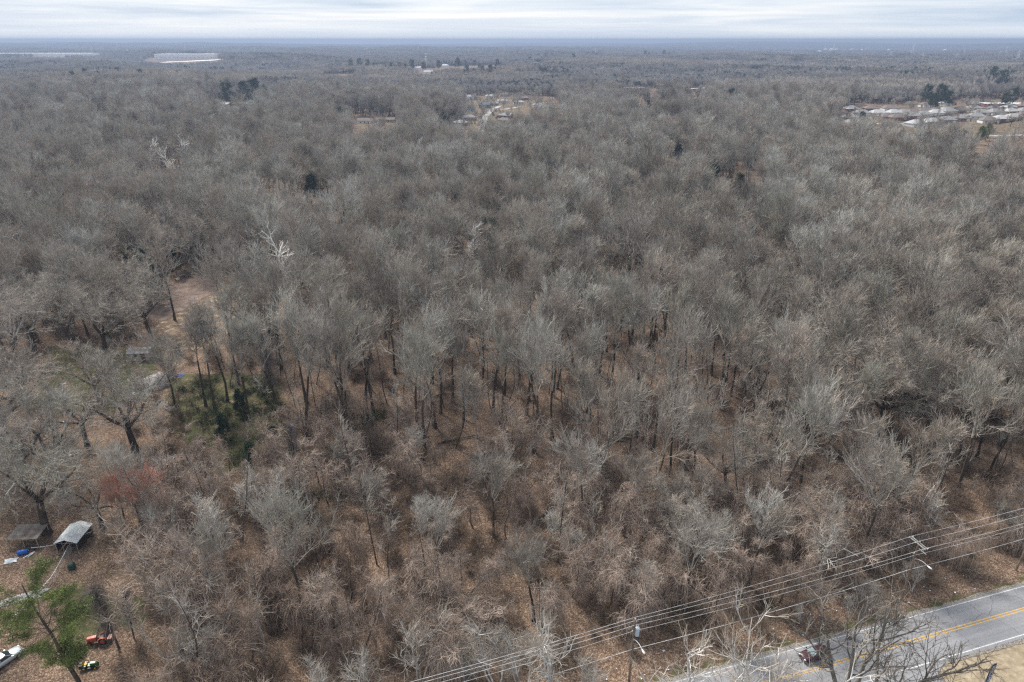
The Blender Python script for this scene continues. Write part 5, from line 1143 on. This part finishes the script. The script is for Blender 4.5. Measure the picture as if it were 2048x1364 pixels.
for i, (u, v, kd, scl, lb) in enumerate(ev):
    kd2 = 'cedar' if kd == 'slimgreen' else kd; scl = max(1.25, scl * 1.8) if (v > 290 and v < 400) else scl * (1.75 if (u < 600 and v < 200) else 1.15); hc_ = (7.5 if kd2 == 'cedar' else 10.0) * scl
    x, y = at(u, v, hc_); plant(kd2, x, y, scl, label=lb, cat='tree', group='evergreens', crown_mat=M['lime'] if ('bright' in lb or 'yellowish' in lb) and 'round' not in lb else None); used.append((x, y)); w_ = (8500 if v <= 290 else 4500) * scl / math.hypot(x, y); SIGHT.append(([(u - w_, v - w_), (u + w_, v - w_), (u + w_, v + w_ * .6), (u - w_, v + w_ * .6)], math.hypot(x, y) - 5))
# farther evergreens, one object each
frn = random.Random(21); nfe = 0
for (u0, v0, u1, v1, n, kd, sc0, ph) in ((150, 152, 380, 148, 11, 'broad', 1.7, 'row of dark evergreens across the far left wood'), (360, 146, 480, 142, 8, 'broad', 2.0, 'evergreen belt beside the far left warehouse wood'), (490, 147, 640, 155, 9, 'broad', 1.6, 'olive evergreens far left of centre'), (700, 132, 860, 138, 10, 'broad', 2.1, 'dark evergreens near the white cell tower'), (880, 128, 1010, 132, 8, 'broad', 2.1, 'dark evergreens right of the white cell tower'), (1060, 125, 1210, 116, 14, 'broad', 2.4, 'dark evergreen belt right of the pale round tank'), (1290, 114, 1350, 112, 6, 'broad', 2.3, 'far dark evergreens above the middle right'),
        (1430, 150, 1540, 152, 5, 'broad', 1.4, 'dull evergreens far above the middle right wood'), (20, 165, 140, 172, 6, 'broad', 1.2, 'yellowish evergreens at the far left'), (930, 146, 1010, 140, 5, 'broad', 1.8, 'evergreens beyond the town')):
    for k in range(n):
        u = u0 + (u1 - u0) * (k + frn.uniform(-.3, .3)) / n; v = v0 + (v1 - v0) * k / n + frn.uniform(-4, 4); x, y = at(u, v, 12)
        plant(kd, x, y, sc0 * frn.uniform(.55, .95), label='%s from the left in the %s' % (['first', 'second', 'third', 'fourth', 'fifth', 'sixth', 'seventh', 'eighth', 'ninth', 'tenth', 'eleventh', 'twelfth', 'thirteenth', 'fourteenth'][k], ph), cat='tree', group=ph, crown_mat=M['lime'] if 'yellowish' in ph or 'olive' in ph else None)
used = np.array(used)
def away(p, r):
    d = np.full(len(p), 1e9)
    for q in used: d = np.minimum(d, np.hypot(p[:, 0] - q[0], p[:, 1] - q[1]))
    return p[d > r]

# --- the wood: tall bare trees
def zone_label(u, v):
    side = 'left' if u < 500 else ('left of centre' if u < 900 else ('in the middle' if u < 1250 else ('right of centre' if u < 1650 else 'right')))
    return side
def noise2(x, y, s, ph=0): return np.sin(x / s + ph) * np.cos(y / s * 1.3 + ph * 2) + .5 * np.sin((x + y) / s * 1.9 + ph)
p = scatter_pts(7.4, 55, 1060); p = clearfilter(p, 22, 4.5)
u, v, n = foot(p); d = np.hypot(p[:, 0], p[:, 1])
keep = np.ones(len(p), bool)
r = prg.uniform(0, 1, len(p))
th = inpoly(u, v, THICKET); keep &= ~(th & (r > .42)); keep &= ~((n < 68) & (n > 0) & (r > .12))
ow = inpoly(u, v, OPENWOOD) | inpoly(u, v, OPENRIGHT); keep &= ~(ow & (r > .62))
keep &= ~(inpoly(u, v, GREENS) & (r > .12)) & ~inpoly(u, v, COP)
keep &= ~((~th) & (~ow) & (d < 330) & (r > .85)) & ~((d > 330) & (r > .80))
p = away(p[keep], 4.0); u, v, n = foot(p); d = np.hypot(p[:, 0], p[:, 1])
rr = prg.uniform(0, 1, len(p)); nb = noise2(p[:, 0], p[:, 1], 42) + .6 * noise2(p[:, 0], p[:, 1], 110, 1.0)
kinds = np.where(rr < .06 + .10 * (nb > .6), 'oak', np.where(rr < .2 + .28 * (nb < -.4), 'pale', np.where(rr > .93, 'slim', 'forest')))
kinds = np.where((d < 330) & (u > 1450) & (rr < .38) & (v > 430), np.where(rr < .2, 'oak', 'pale'), kinds)
kinds = np.where(inpoly(u, v, THICKET) & (rr < .85), np.where(rr < .35, 'pale', np.where(rr < .6, 'slim', 'forest')), kinds)
pale_and_sunlit_wood = (inpoly(u, v, [(1490, 262), (1500, 195), (1900, 190), (1860, 222), (1680, 262)]) | inpoly(u, v, [(780, 345), (800, 240), (900, 250), (900, 345)]) | inpoly(u, v, [(560, 175), (560, 140), (1000, 148), (1000, 168)]) | inpoly(u, v, [(1480, 300), (1480, 240), (1700, 250), (1750, 300)])) & (rr < .75)  # real pale stands, plus a band of cloud-gap sunlight put in as pale trees
kinds = np.where(pale_and_sunlit_wood, 'pale', kinds)
kinds = np.where((d > 190) & (d <= 400) & (prg.uniform(0, 1, len(p)) < .007), 'broad', kinds)
kinds = np.where((d > 400) & (prg.uniform(0, 1, len(p)) < np.where(d > 650, .035, .012)), 'broad', kinds)
kinds = np.where((inpoly(u, v, OPENRIGHT) & (rr > .55)) | (inpoly(u, v, OPENWOOD) & (v > 640) | inpoly(u, v, [(380, 640), (700, 620), (700, 900), (380, 900)])) & (rr > .18), 'tall', kinds)
kinds = np.where(inpoly(u, v, THICKET) & (kinds != 'slim'), np.where(rr < .45, 'bramble', 'forest'), kinds)
scl = prg.uniform(.80, 1.10, len(p)); scl = np.where(inpoly(u, v, THICKET), scl * .78, scl); scl = np.where(kinds == 'slim', scl * 1.1, scl); scl = np.where((d > 210) & (kinds != 'slim'), scl * prg.uniform(.95, 1.22, len(p)), scl)
big = (kinds != 'slim') & (kinds != 'broad'); inv = (u > -120) & (u < 2170)
cand = np.where(big & inv)[0]; cand = cand[np.argsort(d[cand])]
single = set(cand[:245].tolist()); nslim = np.where((kinds == 'slim') & inv)[0]; nslim = nslim[np.argsort(d[nslim])]; single |= set(nslim[:60].tolist()); single |= set(np.where(kinds == 'bramble')[0].tolist())
def bands(u, v):
    a = 'at the left edge' if u < 250 else 'by the slanting trunks' if u < 500 else 'by the vine column' if u < 700 else 'by the forked tree' if u < 900 else 'by the middle tree' if u < 1150 else 'by the mossy stem' if u < 1400 else 'below the oak' if u < 1600 else 'by the oak' if u < 1800 else 'at the right edge'
    b = 'beside the road' if v > 1150 else 'near the road' if v > 1050 else 'in the thicket' if v > 980 else 'above the thicket' if v > 900 else 'in the open wood' if v > 800 else 'far in the open wood' if v > 720 else 'behind the open wood' if v > 660 else 'in the dense wood' if v > 600 else 'deep in the wood'
    return a, b
for i in sorted(single, key=lambda k: d[k]):
    a, b = bands(u[i], v[i]); kn = {'oak': 'broad bare tree', 'pale': 'pale grey tree', 'forest': 'brown-grey tree', 'tall': 'tall slim tree', 'bramble': 'vine-strung tree', 'slim': 'slender bare tree'}[kinds[i]]
    plant_generic(str(kinds[i]), float(p[i, 0]), float(p[i, 1]), float(scl[i]), kn, (b, a), cat='tree')
rest = np.array([i for i in range(len(p)) if i not in single])

# --- instancing for what nobody could count
def merged(kind, k):
    tm, cm = KINDS[kind][k]; out = []
    V = []; F = {}; base = 0; mats = []; 
    for me in (tm, cm):
        nv = len(me.vertices); co = np.empty(nv * 3, np.float32); me.vertices.foreach_get('co', co); V.append(co.reshape(-1, 3))
        nl = len(me.loops); vi = np.empty(nl, np.int32); me.loops.foreach_get('vertex_index', vi); npo = len(me.polygons); ls = np.empty(npo, np.int32); lt = np.empty(npo, np.int32); mi = np.empty(npo, np.int32)
        me.polygons.foreach_get('loop_start', ls); me.polygons.foreach_get('loop_total', lt); me.polygons.foreach_get('material_index', mi)
        for s in np.unique(lt):
            sel = lt == s; f = vi[ls[sel][:, None] + np.arange(s)[None]] + base; F.setdefault(int(s), []).append((f, mi[sel] + len(mats)))
        mats += list(me.materials); base += nv
    Fs = [np.concatenate([a for a, _ in v]) for v in F.values()]; ms = np.concatenate([b for v in F.values() for _, b in v])
    return mesh_np('woodland_tree', np.concatenate(V), Fs, mats, ms)
def scatter(name, meshes, P3, rz, scl, label=None, idx=None, kind='stuff'):
    col = bpy.data.collections.new(name + '_kinds')
    for i, me in enumerate(meshes):
        o = bpy.data.objects.new('%s_kind.%03d' % (name, i), me); col.objects.link(o)
    n = len(P3); me = bpy.data.meshes.new(name); me.vertices.add(n); me.vertices.foreach_set('co', np.asarray(P3, np.float32).ravel())
    at_ = me.attributes.new('turn', 'FLOAT', 'POINT'); at_.data.foreach_set('value', np.asarray(rz, np.float32))
    at2 = me.attributes.new('size', 'FLOAT_VECTOR', 'POINT'); at2.data.foreach_set('vector', np.asarray(scl, np.float32).ravel())
    at3 = me.attributes.new('pick', 'INT', 'POINT'); at3.data.foreach_set('value', (np.asarray(idx) if idx is not None else np.arange(n) % len(meshes)).astype(np.int32))
    o = obj(name, me); tag(o, kind=kind)
    if label: o['label'] = label
    ng = bpy.data.node_groups.new(name, 'GeometryNodeTree'); ng.interface.new_socket('Geometry', in_out='INPUT', socket_type='NodeSocketGeometry'); ng.interface.new_socket('Geometry', in_out='OUTPUT', socket_type='NodeSocketGeometry')
    gi = ng.nodes.new('NodeGroupInput'); go = ng.nodes.new('NodeGroupOutput'); ci = ng.nodes.new('GeometryNodeCollectionInfo'); ip = ng.nodes.new('GeometryNodeInstanceOnPoints')
    ci.inputs['Collection'].default_value = col; ci.inputs['Separate Children'].default_value = True; ci.inputs['Reset Children'].default_value = True
    ip.inputs['Pick Instance'].default_value = True
    def na(nm, ty):
        q = ng.nodes.new('GeometryNodeInputNamedAttribute'); q.data_type = ty; q.inputs['Name'].default_value = nm; return q.outputs['Attribute']
    cx_ = ng.nodes.new('ShaderNodeCombineXYZ'); L = ng.links.new
    L(na('turn', 'FLOAT'), cx_.inputs[2]); er = ng.nodes.new('FunctionNodeEulerToRotation'); L(cx_.outputs[0], er.inputs[0])
    L(gi.outputs[0], ip.inputs['Points']); L(ci.outputs[0], ip.inputs['Instance']); L(na('pick', 'INT'), ip.inputs['Instance Index']); L(er.outputs[0], ip.inputs['Rotation']); L(na('size', 'FLOAT_VECTOR'), ip.inputs['Scale'])
    L(ip.outputs[0], go.inputs[0])
    m = o.modifiers.new('scatter', 'NODES'); m.node_group = ng
    return o
def s3(a, z=None): a = np.asarray(a); return np.stack([a, a, a if z is None else z], 1)
order = []; start = {}
for kd in ('forest', 'tall', 'pale', 'oak', 'slim', 'broad'):
    start[kd] = len(order); order += [(kd, k) for k in range(NVAR[kd])]
wm = [merged(*q) for q in order]
# trees between the far houses
tt = scatter_pts(15, 600, 1180, .45); u, v, n = foot(tt)
tt = tt[(inpoly(u, v, TOWN_C) | inpoly(u, v, [(1690, 262), (1690, 214), (1800, 206), (2060, 200), (2060, 300), (1960, 300), (1960, 264), (1800, 262)]) | inpoly(u, v, [(890, 300), (880, 262), (1000, 264), (1040, 250), (1120, 240), (1130, 200), (1160, 230), (1000, 300)])) & (prg.uniform(0, 1, len(tt)) < np.where(u < 1400, .5, .27))]
tt = tt[prg.permutation(len(tt))]; tkind = np.array(['oak', 'slim', 'pale', 'forest'])[np.arange(len(tt)) % 4]; tsc = prg.uniform(.35, .6, len(tt)) * np.where(tkind == 'slim', 1.6, 1)
for i in range(min(50, len(tt))):
    x, y = map(float, tt[i]); u_ = I(x, y, float(relief(x, y)))[0]
    plant_generic(str(tkind[i]), x, y, float(tsc[i]), 'small bare tree', ('between the far houses' if u_ < 1400 else 'between the estate houses', 'seen past the wood'), cat='tree', name='garden_tree')
pr_ = np.concatenate([p[rest], tt[50:]]); kr = np.concatenate([kinds[rest], tkind[50:]]); sr_ = np.concatenate([scl[rest], tsc[50:]]); ix = np.array([start[k] + prg.integers(0, NVAR[k]) for k in kr])
scatter('woodland', wm, np.column_stack([pr_, relief(pr_[:, 0], pr_[:, 1])]), prg.uniform(0, 6.283, len(pr_)), s3(sr_, sr_ * prg.uniform(.85, 1.12, len(pr_))), 'grey-brown leafless woodland stretching back to the far town', ix)

# --- vine-hung small trees of the thicket
q = scatter_pts(5.6, 55, 150); q = clearfilter(q, 7, 2); u, v, n = foot(q); rr = prg.uniform(0, 1, len(q))
k = (inpoly(u, v, THICKET) & (rr < .62) & (n > 64)) | (inpoly(u, v, OPENWOOD) & (rr < .10)) | (inpoly(u, v, [(560, 700), (760, 700), (760, 930), (560, 930)]) & (rr < .3)) | ((n > 62.5) & (n <= 66) & (rr < .10) & (u > 200)) | (inpoly(u, v, [(255, 960), (560, 900), (560, 1364), (330, 1364)]) & (rr < .55))
q = away(q[k], 2.2); u, v, n = foot(q)
inv = (u > -80) & (u < 2130); q = q[inv]; u = u[inv]; v = v[inv]; o_ = np.argsort(np.hypot(q[:, 0], q[:, 1])); q = q[o_]; u = u[o_]; v = v[o_]
for i in range(len(q[:210])):
    a, b = bands(u[i], v[i]); sc1 = float(prg.uniform(.55, 1.1)); tall = sc1 > .8
    kn = 'tall vine-hung tree' if tall else 'low vine-covered tree'
    plant_generic('snag', float(q[i, 0]), float(q[i, 1]), (sc1 * 1.1, sc1 * 1.1, sc1), kn, (b, a), cat='tree')
# --- pale small trees in the thicket and understory slim trees
q = scatter_pts(6.5, 55, 140); q = clearfilter(q, 9, 2); u, v, n = foot(q); rr = prg.uniform(0, 1, len(q))
k = (inpoly(u, v, [(255, 960), (600, 900), (560, 1364), (330, 1364)]) & (rr < .45)) | (inpoly(u, v, [(1250, 900), (2200, 880), (2200, 1180), (1500, 1260), (1250, 1200)]) & (rr < .42) & (n > 66)) | (inpoly(u, v, [(600, 930), (1250, 930), (1250, 1240), (600, 1300)]) & (rr < .10))
q = away(q[k], 2.5); u, v, n = foot(q)
for i in range(len(q)):
    if not (-80 < u[i] < 2130): continue
    a, b = bands(u[i], v[i]); plant_generic('bramble' if prg.uniform() < .72 else 'roadside', float(q[i, 0]), float(q[i, 1]), float(prg.uniform(.6, 1.0)), 'small twiggy tree', (b, a), cat='tree', name='slender_tree')
q = scatter_pts(5.2, 60, 260, .5); q = clearfilter(q, 13, 2, 66); u, v, n = foot(q); rr = prg.uniform(0, 1, len(q))
k = ((inpoly(u, v, OPENWOOD) | inpoly(u, v, OPENRIGHT)) & (rr < .34)) | (inpoly(u, v, THICKET) & (rr < .13)) | (inpoly(u, v, [(380, 620), (600, 620), (600, 780), (380, 780)]) & (rr < .4)); q = away(q[k], 1.8)
q = q[np.argsort(np.hypot(q[:, 0], q[:, 1]))]; u, v, n = foot(q); stems_far = q[190:]
for i in range(min(190, len(q))):
    a, b = bands(u[i], v[i]); plant_generic('stem', float(q[i, 0]), float(q[i, 1]), float(prg.uniform(.75, 1.25)), 'thin dark-stemmed tree', (b, a), cat='tree')
# --- saplings and shrubs near the front, one by one; the rest as undergrowth
q = scatter_pts(2.7, 55, 330, .5); q = clearfilter(q, 3, 1, 61.3); u, v, n = foot(q); d = np.hypot(q[:, 0], q[:, 1]); rr = prg.uniform(0, 1, len(q))
th = inpoly(u, v, THICKET); ow = inpoly(u, v, OPENWOOD); nz_ = noise2(q[:, 0], q[:, 1], 9, 2.0)
k = np.where(th, rr < .38 + .25 * (nz_ > 0), np.where(ow, rr < .20 + .18 * (nz_ > .5), rr < .34)); k |= inpoly(u, v, GREENS) & (rr < .8); k &= ~((n < 62.5) & (rr > .25))
q = q[k]; u, v, n = foot(q); d = np.hypot(q[:, 0], q[:, 1]); rr = prg.uniform(0, 1, len(q)); ow = inpoly(u, v, OPENWOOD)
green = inpoly(u, v, [(340, 760), (560, 760), (600, 940), (420, 950)]) & (rr < .85) | inpoly(u, v, [(690, 800), (800, 800), (800, 870), (700, 880)]) & (rr < .5) | inpoly(u, v, [(1850, 1050), (1960, 1030), (1990, 1110), (1850, 1130)]) & (rr < .7) | inpoly(u, v, [(1250, 1190), (1700, 1110), (1720, 1190), (1350, 1260)]) & (rr < .35) | inpoly(u, v, [(1385, 1020), (1455, 1020), (1455, 1110), (1385, 1110)]) & (rr < .8) | (inpoly(u, v, THICKET) & (noise2(q[:, 0], q[:, 1], 13, 4) > 1.05) & (rr < .5)) | inpoly(u, v, [(560, 985), (660, 985), (660, 1050), (560, 1050)]) & (rr < .5)
kk = np.where(green, 'greenbush', np.where(ow & (rr > .4) | (rr > .8), 'whips', 'shrub'))
oo = np.argsort(d); cnt = {'greenbush': 0, 'whips': 0, 'shrub': 0}; lim = {'greenbush': 90, 'whips': 90, 'shrub': 200}; rest = []
for i in oo:
    kd = str(kk[i])
    if cnt[kd] < lim[kd] and -20 < u[i] < 2068 and v[i] < 1400:
        cnt[kd] += 1; a, b = bands(u[i], v[i]); kn = {'greenbush': 'low green shrub', 'whips': 'thin sapling clump', 'shrub': 'brown leafless shrub'}[kd]
        plant_generic(kd, float(q[i, 0]), float(q[i, 1]), float(prg.uniform(.6, 1.15)), kn, (b, a))
    else: rest.append(i)
rest = np.array(rest); order = []; start = {}
for kd in ('shrub', 'whips', 'greenbush', 'stem'):
    start[kd] = len(order); order += [(kd, k) for k in range(NVAR[kd])]
um = [merged(*z) for z in order]; qr = np.concatenate([q[rest], stems_far]); s0 = prg.uniform(.6, 1.2, len(qr)); kq = [str(kk[i]) for i in rest] + ['stem'] * len(stems_far)
scatter('undergrowth', um, np.column_stack([qr, relief(qr[:, 0], qr[:, 1])]), prg.uniform(0, 6.28, len(qr)), s3(s0), 'brown leafless undergrowth spread below the trees', np.array([start[k_] + prg.integers(0, NVAR[k_]) for k_ in kq]))
# a few shrubs named from the picture
for u, v, kd, sc1, lb in ((148, 1235, 'greenbush', 1.1, 'bright green low pine-like bush left of the orange tractor'), (165, 1215, 'greenbush', .8, 'green sprays on the ground above the bright green bush'), (1423, 1068, 'greenbush', 1.7, 'deep green ivy bush right of the straight dark stem'), (740, 850, 'greenbush', 1.6, 'dark green bush at the left of the open wood')):
    x, y, _ = P(u, v); plant(kd, x, y, sc1, label=lb, crown_mat=M['pine'] if u < 200 else M['cedar'])
# fallen logs
lg = random.Random(4)
logs = [(915, 880, 20, 9, 'long fallen log lying across the open leaf litter'), (960, 985, -35, 8, 'pale broken log at the middle of the thicket'), (845, 845, -60, 6, 'dark leaning dead limb beside the thick forked tree'), (1000, 905, 5, 7, 'thin fallen log below the long dark-trunked middle tree'), (1300, 985, 60, 6, 'short dark log right of centre'), (1390, 1060, 55, 8, 'slanting dark log by the ivy bush'), (820, 1165, -20, 6, 'curved dark log in the lower middle thicket'), (560, 870, 0, 9, 'pale log lying in the green undergrowth on the left'), (545, 885, 3, 7, 'second thin log lying below the first in the green undergrowth'), (1880, 955, 60, 5, 'split log with fresh orange wood at the right'), (700, 1240, 35, 6, 'dark log in the lower left thicket'), (1250, 1120, 25, 7, 'fallen log right of the middle thicket'), (1560, 1000, -10, 6, 'fallen log left of the pale slanting tree')]
for k_ in range(16):
    u_ = lg.uniform(640, 1900); v_ = lg.uniform(760, 1120); a_, b_ = bands(u_, v_); logs.append((u_, v_, lg.uniform(0, 180), lg.uniform(4, 9), '%s fallen log %s %s, number %s of the smaller ones' % (lg.choice(['grey', 'dark', 'thin', 'short']), b_, a_, ['one', 'two', 'three', 'four', 'five', 'six', 'seven', 'eight', 'nine', 'ten', 'eleven', 'twelve', 'thirteen', 'fourteen', 'fifteen', 'sixteen'][k_])) if False else (u_, v_, lg.uniform(0, 180), lg.uniform(4, 9), '%s fallen log %s %s' % (['grey', 'dark', 'thin', 'short', 'crooked', 'mossy', 'broken', 'bleached'][k_ % 8], b_, a_)))
for (u, v, az, ln, lb) in logs:
    x, y, _ = P(u, v); b = MB(); a = R_(az); pts = [(ln * (f - .5) * math.cos(a) + lg.uniform(-.15, .15), ln * (f - .5) * math.sin(a) + lg.uniform(-.15, .15), .22 + .12 * f) for f in (0, .2, .4, .6, .8, 1)]
    b.tube(pts, [.22, .21, .19, .17, .13, .08], 8); b.tube([pts[3], (pts[3][0] + .6, pts[3][1] + .9, .9)], [.08, .03], 5); b.tube([pts[2], (pts[2][0] - .7, pts[2][1] + .6, .8)], [.07, .03], 5)
    o = b.build('fallen_log', M['limb'] if 'pale' in lb or 'orange' in lb else M['bark'], loc=(x, y, 0), smooth=True); tag(o, lb, 'log', 'fallen logs on the forest floor')
# hunting stand in the thicket
x, y, _ = P(1057, 1035); e = empty('tree_stand', (x, y, 0), .3, 'small ladder stand with white topped seat in the middle of the thicket', 'tree stand')
for s in (-.35, .35): MB().cyl((s, 0, 0), (s, .5, 4.2), .05, n=6).build('rail', M['galv'], e)
b = MB()
for k in range(9): b.cyl((-.35, .5 * k / 9, .45 * k + .2), (.35, .5 * k / 9, .45 * k + .2), .03, n=5)
b.build('ladder_rung', M['galv'], e); MB().box((0, .6, 4.2), (1.0, .7, .08)).build('platform', M['greywood'], e); MB().box((-.3, .8, 4.7), (.1, .1, .9)).box((.3, .8, 4.7), (.1, .1, .9)).box((0, .8, 4.55), (.7, .1, .15)).build('seat', M['print'], e)
# litter on the verge
b = MB(); r5 = random.Random(6)
for k in range(70):
    a = r5.uniform(8, 100); n = r5.uniform(58.6, 62.5); x, y = road_xy(a, n); s = r5.uniform(.08, .24); b.box((x, y, .08), (s, s * r5.uniform(.5, 1), .07), rz=r5.uniform(0, 3), rx=r5.uniform(-.3, .3))
o = b.build('roadside_litter', M['print']); tag(o, 'scraps of white litter strewn along the far verge of the road', kind='stuff')

ORD = ['first', 'second', 'third', 'fourth', 'fifth', 'sixth', 'seventh', 'eighth', 'ninth', 'tenth', 'eleventh', 'twelfth', 'thirteenth', 'fourteenth', 'fifteenth', 'sixteenth', 'seventeenth', 'eighteenth', 'nineteenth', 'twentieth']
def ordw(k):
    if k < 20: return ORD[k]
    t, o_ = divmod(k + 1, 10); w = ['', '', 'twent', 'thirt', 'fort', 'fift', 'sixt', 'sevent', 'eight', 'ninet'][min(t, 9)]
    return w + 'y-' + ORD[o_ - 1] if o_ else w + 'ieth'
gr = {}
for e_, what, where, u_, v_ in generic: gr.setdefault((what,) + where, []).append((u_, e_))
for (what, b, a), lst in gr.items():
    lst.sort(key=lambda q: q[0]); base = '%s %s %s' % (what, b, a)
    for k, (_, e_) in enumerate(lst):
        e_['group'] = '%s %s' % (what + 's', b); e_['label'] = base if len(lst) == 1 else '%s, %s from the left' % (base, ordw(k))
# --- distant forest: tiles of many crowns
M['pale_and_sunlit_far'] = woody('pale_far_twigs', [(.33, .285, .235), (.46, .41, .34), (.55, .50, .42)], cell=.085, fine=.12, jitter=.15, fine_amt=.3)  # pale stands, and far bands of sunlight put into the twig colour
def tile(seed, nc, size, pale=False, ever=0):
    rg = np.random.default_rng(seed); A = Acc(); c = rg.uniform(-size / 2, size / 2, (nc, 2)); h = rg.uniform(15, 21, nc); rad = rg.uniform(3.4, 5.4, nc)
    k = 85; cc = np.repeat(np.column_stack([c, h * .45]), k, 0); hh = np.repeat(h, k); R = np.repeat(rad, k)
    th_ = rg.uniform(0, 2 * np.pi, nc * k); ph = np.arccos(rg.uniform(0.0, 1, nc * k)); f = rg.uniform(.82, 1.08, nc * k)
    tip = cc + np.stack([R * np.sin(ph) * np.cos(th_) * f, R * np.sin(ph) * np.sin(th_) * f, hh * .55 * np.cos(ph) * f], 1)
    st = cc + (tip - cc) * rg.uniform(.15, .55, (nc * k, 1)); PP = np.stack([st, tip], 1); RR = np.stack([np.full(nc * k, .20), np.full(nc * k, .07)], 1) * rg.uniform(.7, 1.4, (nc * k, 1))
    ne = ever * k
    if ne: RR[:ne] *= 2.6; A.add(tubes(PP[:ne], RR[:ne], 3), 2)
    A.add(tubes(PP[ne:], RR[ne:], 3), 0)
    tb = np.column_stack([c, np.full(nc, -1.0)]); tt = np.column_stack([c, h * .75]); A.add(tubes(np.stack([tb, tt], 1), np.tile([.35, .2], (nc, 1)), 3), 1)
    return A.mesh('forest_patch', [M['pale_and_sunlit_far' if pale else 'fartwig'], M['bark'], M['cedar']])
tiles = [tile(300 + i, 52, 56) for i in range(4)] + [tile(310 + i, 52, 56, True) for i in range(2)] + [tile(320 + i, 52, 56, False, 5 + 7 * i) for i in range(3)]
tp = scatter_pts(44, 1040, 4200, .3, 1.1); tp2 = scatter_pts(54, 4200, 13800, .3, 1.06)
tp = tp[~blocked(tp[:, 0], tp[:, 1], 19, 26)]; tp2 = tp2[~blocked(tp2[:, 0], tp2[:, 1], 18, 26)]
u, v, _n = foot(tp)
tp = tp[~(inpoly(u, v, TOWN_C) | inpoly(u, v, TOWN_R) | inpoly(u, v, [(1240, 183), (1430, 185), (1430, 178), (1240, 176)]))]
tp = np.concatenate([tp, tp2]); zz = relief(tp[:, 0], tp[:, 1]); sc_ = prg.uniform(.9, 1.15, len(tp)); ut, vt, _n = foot(tp); ntl = noise2(tp[:, 0], tp[:, 1], 190, 2) + .7 * noise2(tp[:, 0], tp[:, 1], 70, 5)
pk = prg.integers(0, 4, len(tp)); rt = prg.uniform(0, 1, len(tp))
pk = np.where((ntl < -1.0) & (rt < .6), 4 + prg.integers(0, 2, len(tp)), pk); pk = np.where(((ntl > .9) & (rt < .5)) | (rt < .13), 6 + prg.integers(0, 3, len(tp)), pk)
pk = np.where((inpoly(ut, vt, [(0, 166), (560, 152), (700, 145), (1060, 146), (1060, 166), (700, 178), (0, 188)]) | inpoly(ut, vt, [(1400, 196), (1500, 170), (1900, 178), (1900, 198)]) | inpoly(ut, vt, [(0, 128), (500, 130), (500, 136), (0, 136)]) | inpoly(ut, vt, [(1100, 128), (2048, 140), (2048, 150), (1100, 138)])) & (rt < .85), 4 + prg.integers(0, 2, len(tp)), pk)  # cloud-gap sunlight on far strips is put in here as paler canopy
hz_ = np.clip(1.0 + .22 * noise2(tp[:, 0], tp[:, 1], 260, 1), .65, 1.4)
scatter('distant_forest', tiles, np.column_stack([tp, zz]), prg.uniform(0, 6.28, len(tp)), s3(sc_, hz_), 'leafless forest reaching to the horizon', pk)
print('individual', len(single), 'woodland', len(kr), 'undergrowth', len(qr), 'tiles', len(tp), cnt)

# ------------------------------------------------------------------ air
hm = bpy.data.materials.new('haze_air'); hm.use_nodes = True; nt = hm.node_tree; nt.nodes.clear()
out = N(nt, 'ShaderNodeOutputMaterial'); pv = N(nt, 'ShaderNodeVolumePrincipled'); pv.inputs['Color'].default_value = (.37, .46, .63, 1); pv.inputs['Density'].default_value = HAZE = 1.8e-4; pv.inputs['Anisotropy'].default_value = .2
nt.links.new(pv.outputs[0], out.inputs['Volume'])
h = MB().box((0, 0, 0), (40000, 40000, 1)).build('haze', hm)
zmin, zmax = -62.0, 97.0
h.location = (0, 0, (zmin + zmax) / 2); h.scale = (1.25, 1.25, zmax - zmin); tag(h, kind='stuff')
